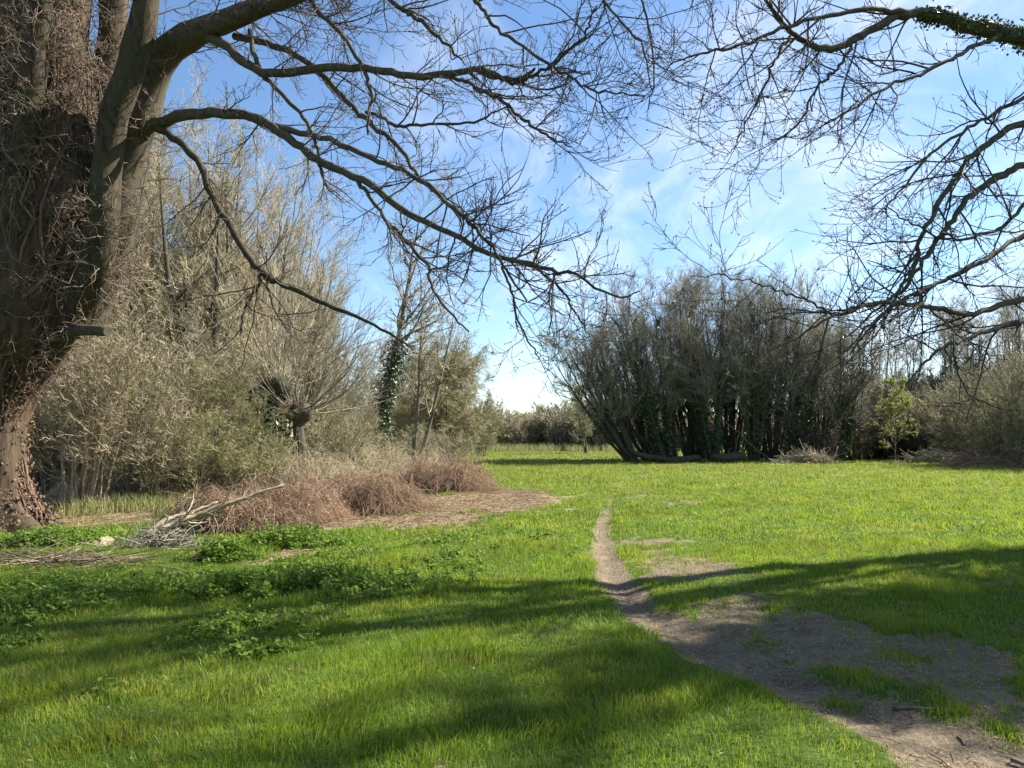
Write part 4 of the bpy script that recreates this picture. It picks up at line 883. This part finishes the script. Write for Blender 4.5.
# brush heaps
def brush(label, px, py, rx, ry, h, n, seed, mats, L=(.5, 1.6), r=(.006, .02), axis=None):
    rng = rg(seed); c = gp(px, py); loc = (c[0], c[1], hz(*c)); K = 5
    u = rng.normal(0, .45, (n, 2)); z = h * np.exp(-(u ** 2).sum(-1) * 1.4) * rng.uniform(.05, 1, n)
    d = rng.normal(size=(n, 3)) * [1, 1, .3]
    if axis is not None: d = d * .6 + np.array(axis) * rng.choice([-1, 1], n)[:, None]
    d = nrm(d); ln = rng.uniform(L[0], L[1], n)
    A = np.empty((n, K, 3)); p = np.stack([u[:, 0] * rx, u[:, 1] * ry, z], -1) - d * (ln / 2)[:, None]
    for k in range(K):
        A[:, k] = p; d = nrm(d + rng.normal(0, .1, (n, 3))); p = p + d * (ln / 4)[:, None]
    A[..., 2] = np.maximum(A[..., 2], .02)
    RA = rng.uniform(r[0], r[1], n)[:, None] * np.linspace(1, .5, K)
    B, RB = spawn(A, RA, 2, rng, (.2, 1), (45, 12), (.2, .7), 4, 0, .15, .6, r[0] * .6, .5, False); B[..., 2] = np.maximum(B[..., 2], .01)
    o = Geo().tubes(A, RA, 5, 0).tubes(B, RB, 3, 0).build('brush_pile', [M[mats]]); o.location = loc
    return tag(o, label, 'brush pile')
brush('low heap of dead brown sticks at the foot of the bleached branches', 165, 549, .75, .35, .28, 110, 131, 'twig_grey', (.3, .9), (.004, .012))
brush('flattened pale dead stalks lying along the edge of the nettles at the far left', 60, 566, 1.5, .35, .12, 80, 132, 'twig_ivydead', (.4, 1.3), (.003, .009), (1, .35, 0))
brush('pale brush pile at the right foot of the rounded thicket', 806, 463.5, 1.7, .7, .75, 220, 133, 'twig_pale', (.7, 2.2), (.012, .03))
brush('pale brush pile right of the young leafing tree', 935, 463.5, 1.9, .7, .8, 150, 134, 'twig_pale', (.7, 2.2), (.015, .035), (1, 0, -.2))
brush('small pale heap of cut wood just behind the foot of the young leafing tree', 906, 461.6, .7, .5, .6, 60, 135, 'twig_ivydead', (.5, 1.3), (.02, .04))

# fallen branches, each its own thing
rng = rg(141)
def fallen(pts, label, mat, nb=6, L=(.25, .7), name='fallen_branch'):
    P, R = stem_px(pts, 20, .008, rng)
    g_ = Geo().tubes(P, R, 8, 0, True, .15, 12, cap=True)
    A, RA = spawn(P[None], R[None], nb, rng, (.2, 1), (35, 12), L, 5, .02, .15, .5, .005, .4, False)
    B, RB = spawn(A, RA, 3, rng, (.2, 1), (40, 12), (.1, .35), 4, .02, .2, .7, .003, .5, False)
    g_.tubes(A, RA, 5).tubes(B, RB, 3)
    tag(g_.build(name, M[mat]), label, 'branch')
fallen([(140, 543, 11.6, 2.8), (160, 530, 11.9, 2.6), (182, 521, 12.2, 2.4), (221, 508, 12.5, 2.0), (258, 493, 12.8, 1.2)], 'longest bleached branch sloping up onto the nearest dead bramble heap', 'wood_pale', 10)
fallen([(146, 534, 11.9, 2.4), (166, 520, 12.2, 2.2), (187, 514, 12.5, 1.9), (218, 502, 12.8, 1.1)], 'bleached branch lying just behind the longest one on the brush heap', 'wood_pale', 8)
fallen([(158, 531, 11.7, 2.6), (190, 517, 12, 2.3), (230, 503, 12.3, 1.8), (285, 484, 12.7, 1.0)], 'thin bleached pole running right over the nearest dead bramble heap', 'wood_pale', 8)
fallen([(118, 551, 11.1, 3.6), (134, 548, 11.1, 3.4), (152, 545, 11.2, 2.8)], 'short grey log jutting left from the foot of the brush heap', 'wood_pale', 2, (.1, .3))
fallen([(126, 566, 10.9, 2.2), (124, 556, 11, 2.2), (122, 548, 11.1, 1.8)], 'short dark stick standing upright under the grey log', 'wood_brown', 0)
fallen([(-10, 590, 8.6, 2.2), (26, 575, 9.2, 2), (65, 564, 9.8, 1.8), (110, 552, 10.4, 1.2)], 'long pale dead stem lying across the nettles at the far left', 'wood_pale', 6)
fallen([(0, 595, 8.2, 1.6), (30, 583, 8.7, 1.5), (62, 576, 9.0, 1.0)], 'shorter pale dead stem below the long one at the far left', 'wood_pale', 4)
fallen([(92, 552, 11.2, 9), (104, 545, 11.3, 8), (112, 541, 11.4, 5)], 'chunky broken tan log end between the nettles and the brush heap', 'wood_pale', 0, name='log')
def stick(px0, py0, px1, py1, r, label, bend=.03):
    a, b = gp(px0, py0), gp(px1, py1); P = np.array([[*(a * (1 - s) + b * s), 0] for s in np.linspace(0, 1, 9)])
    n = np.array([-(b - a)[1], (b - a)[0]]); n = n / np.linalg.norm(n); P[:, :2] += n[None] * (bend * np.sin(np.linspace(0, 5, 9)))[:, None]
    P[:, 2] = height(P[:, :2]) + r * .9 + .006
    tag(Geo().tubes(P, r * np.linspace(1, .6, 9), 8, 0, True, .15, 30, cap=True).build('stick', M['wood_brown']), label, 'stick')
stick(893, 708, 937, 712, .011, 'bent dark stick lying along the far side of the path, by a grass tuft', .012)
stick(1011, 759, 1030, 765, .013, 'thick dark stick cut by the lower right corner of the picture', .002)
stick(957, 736, 966, 744, .006, 'short curved dark stick on the sunlit earth near the lower right corner', .006)
stick(866, 705, 878, 716, .004, 'thin pale twig on the path left of the bent dark stick', .006)
stick(930, 752, 955, 768, .004, 'thin root-like twig along the grass edge at the bottom of the path', .008)
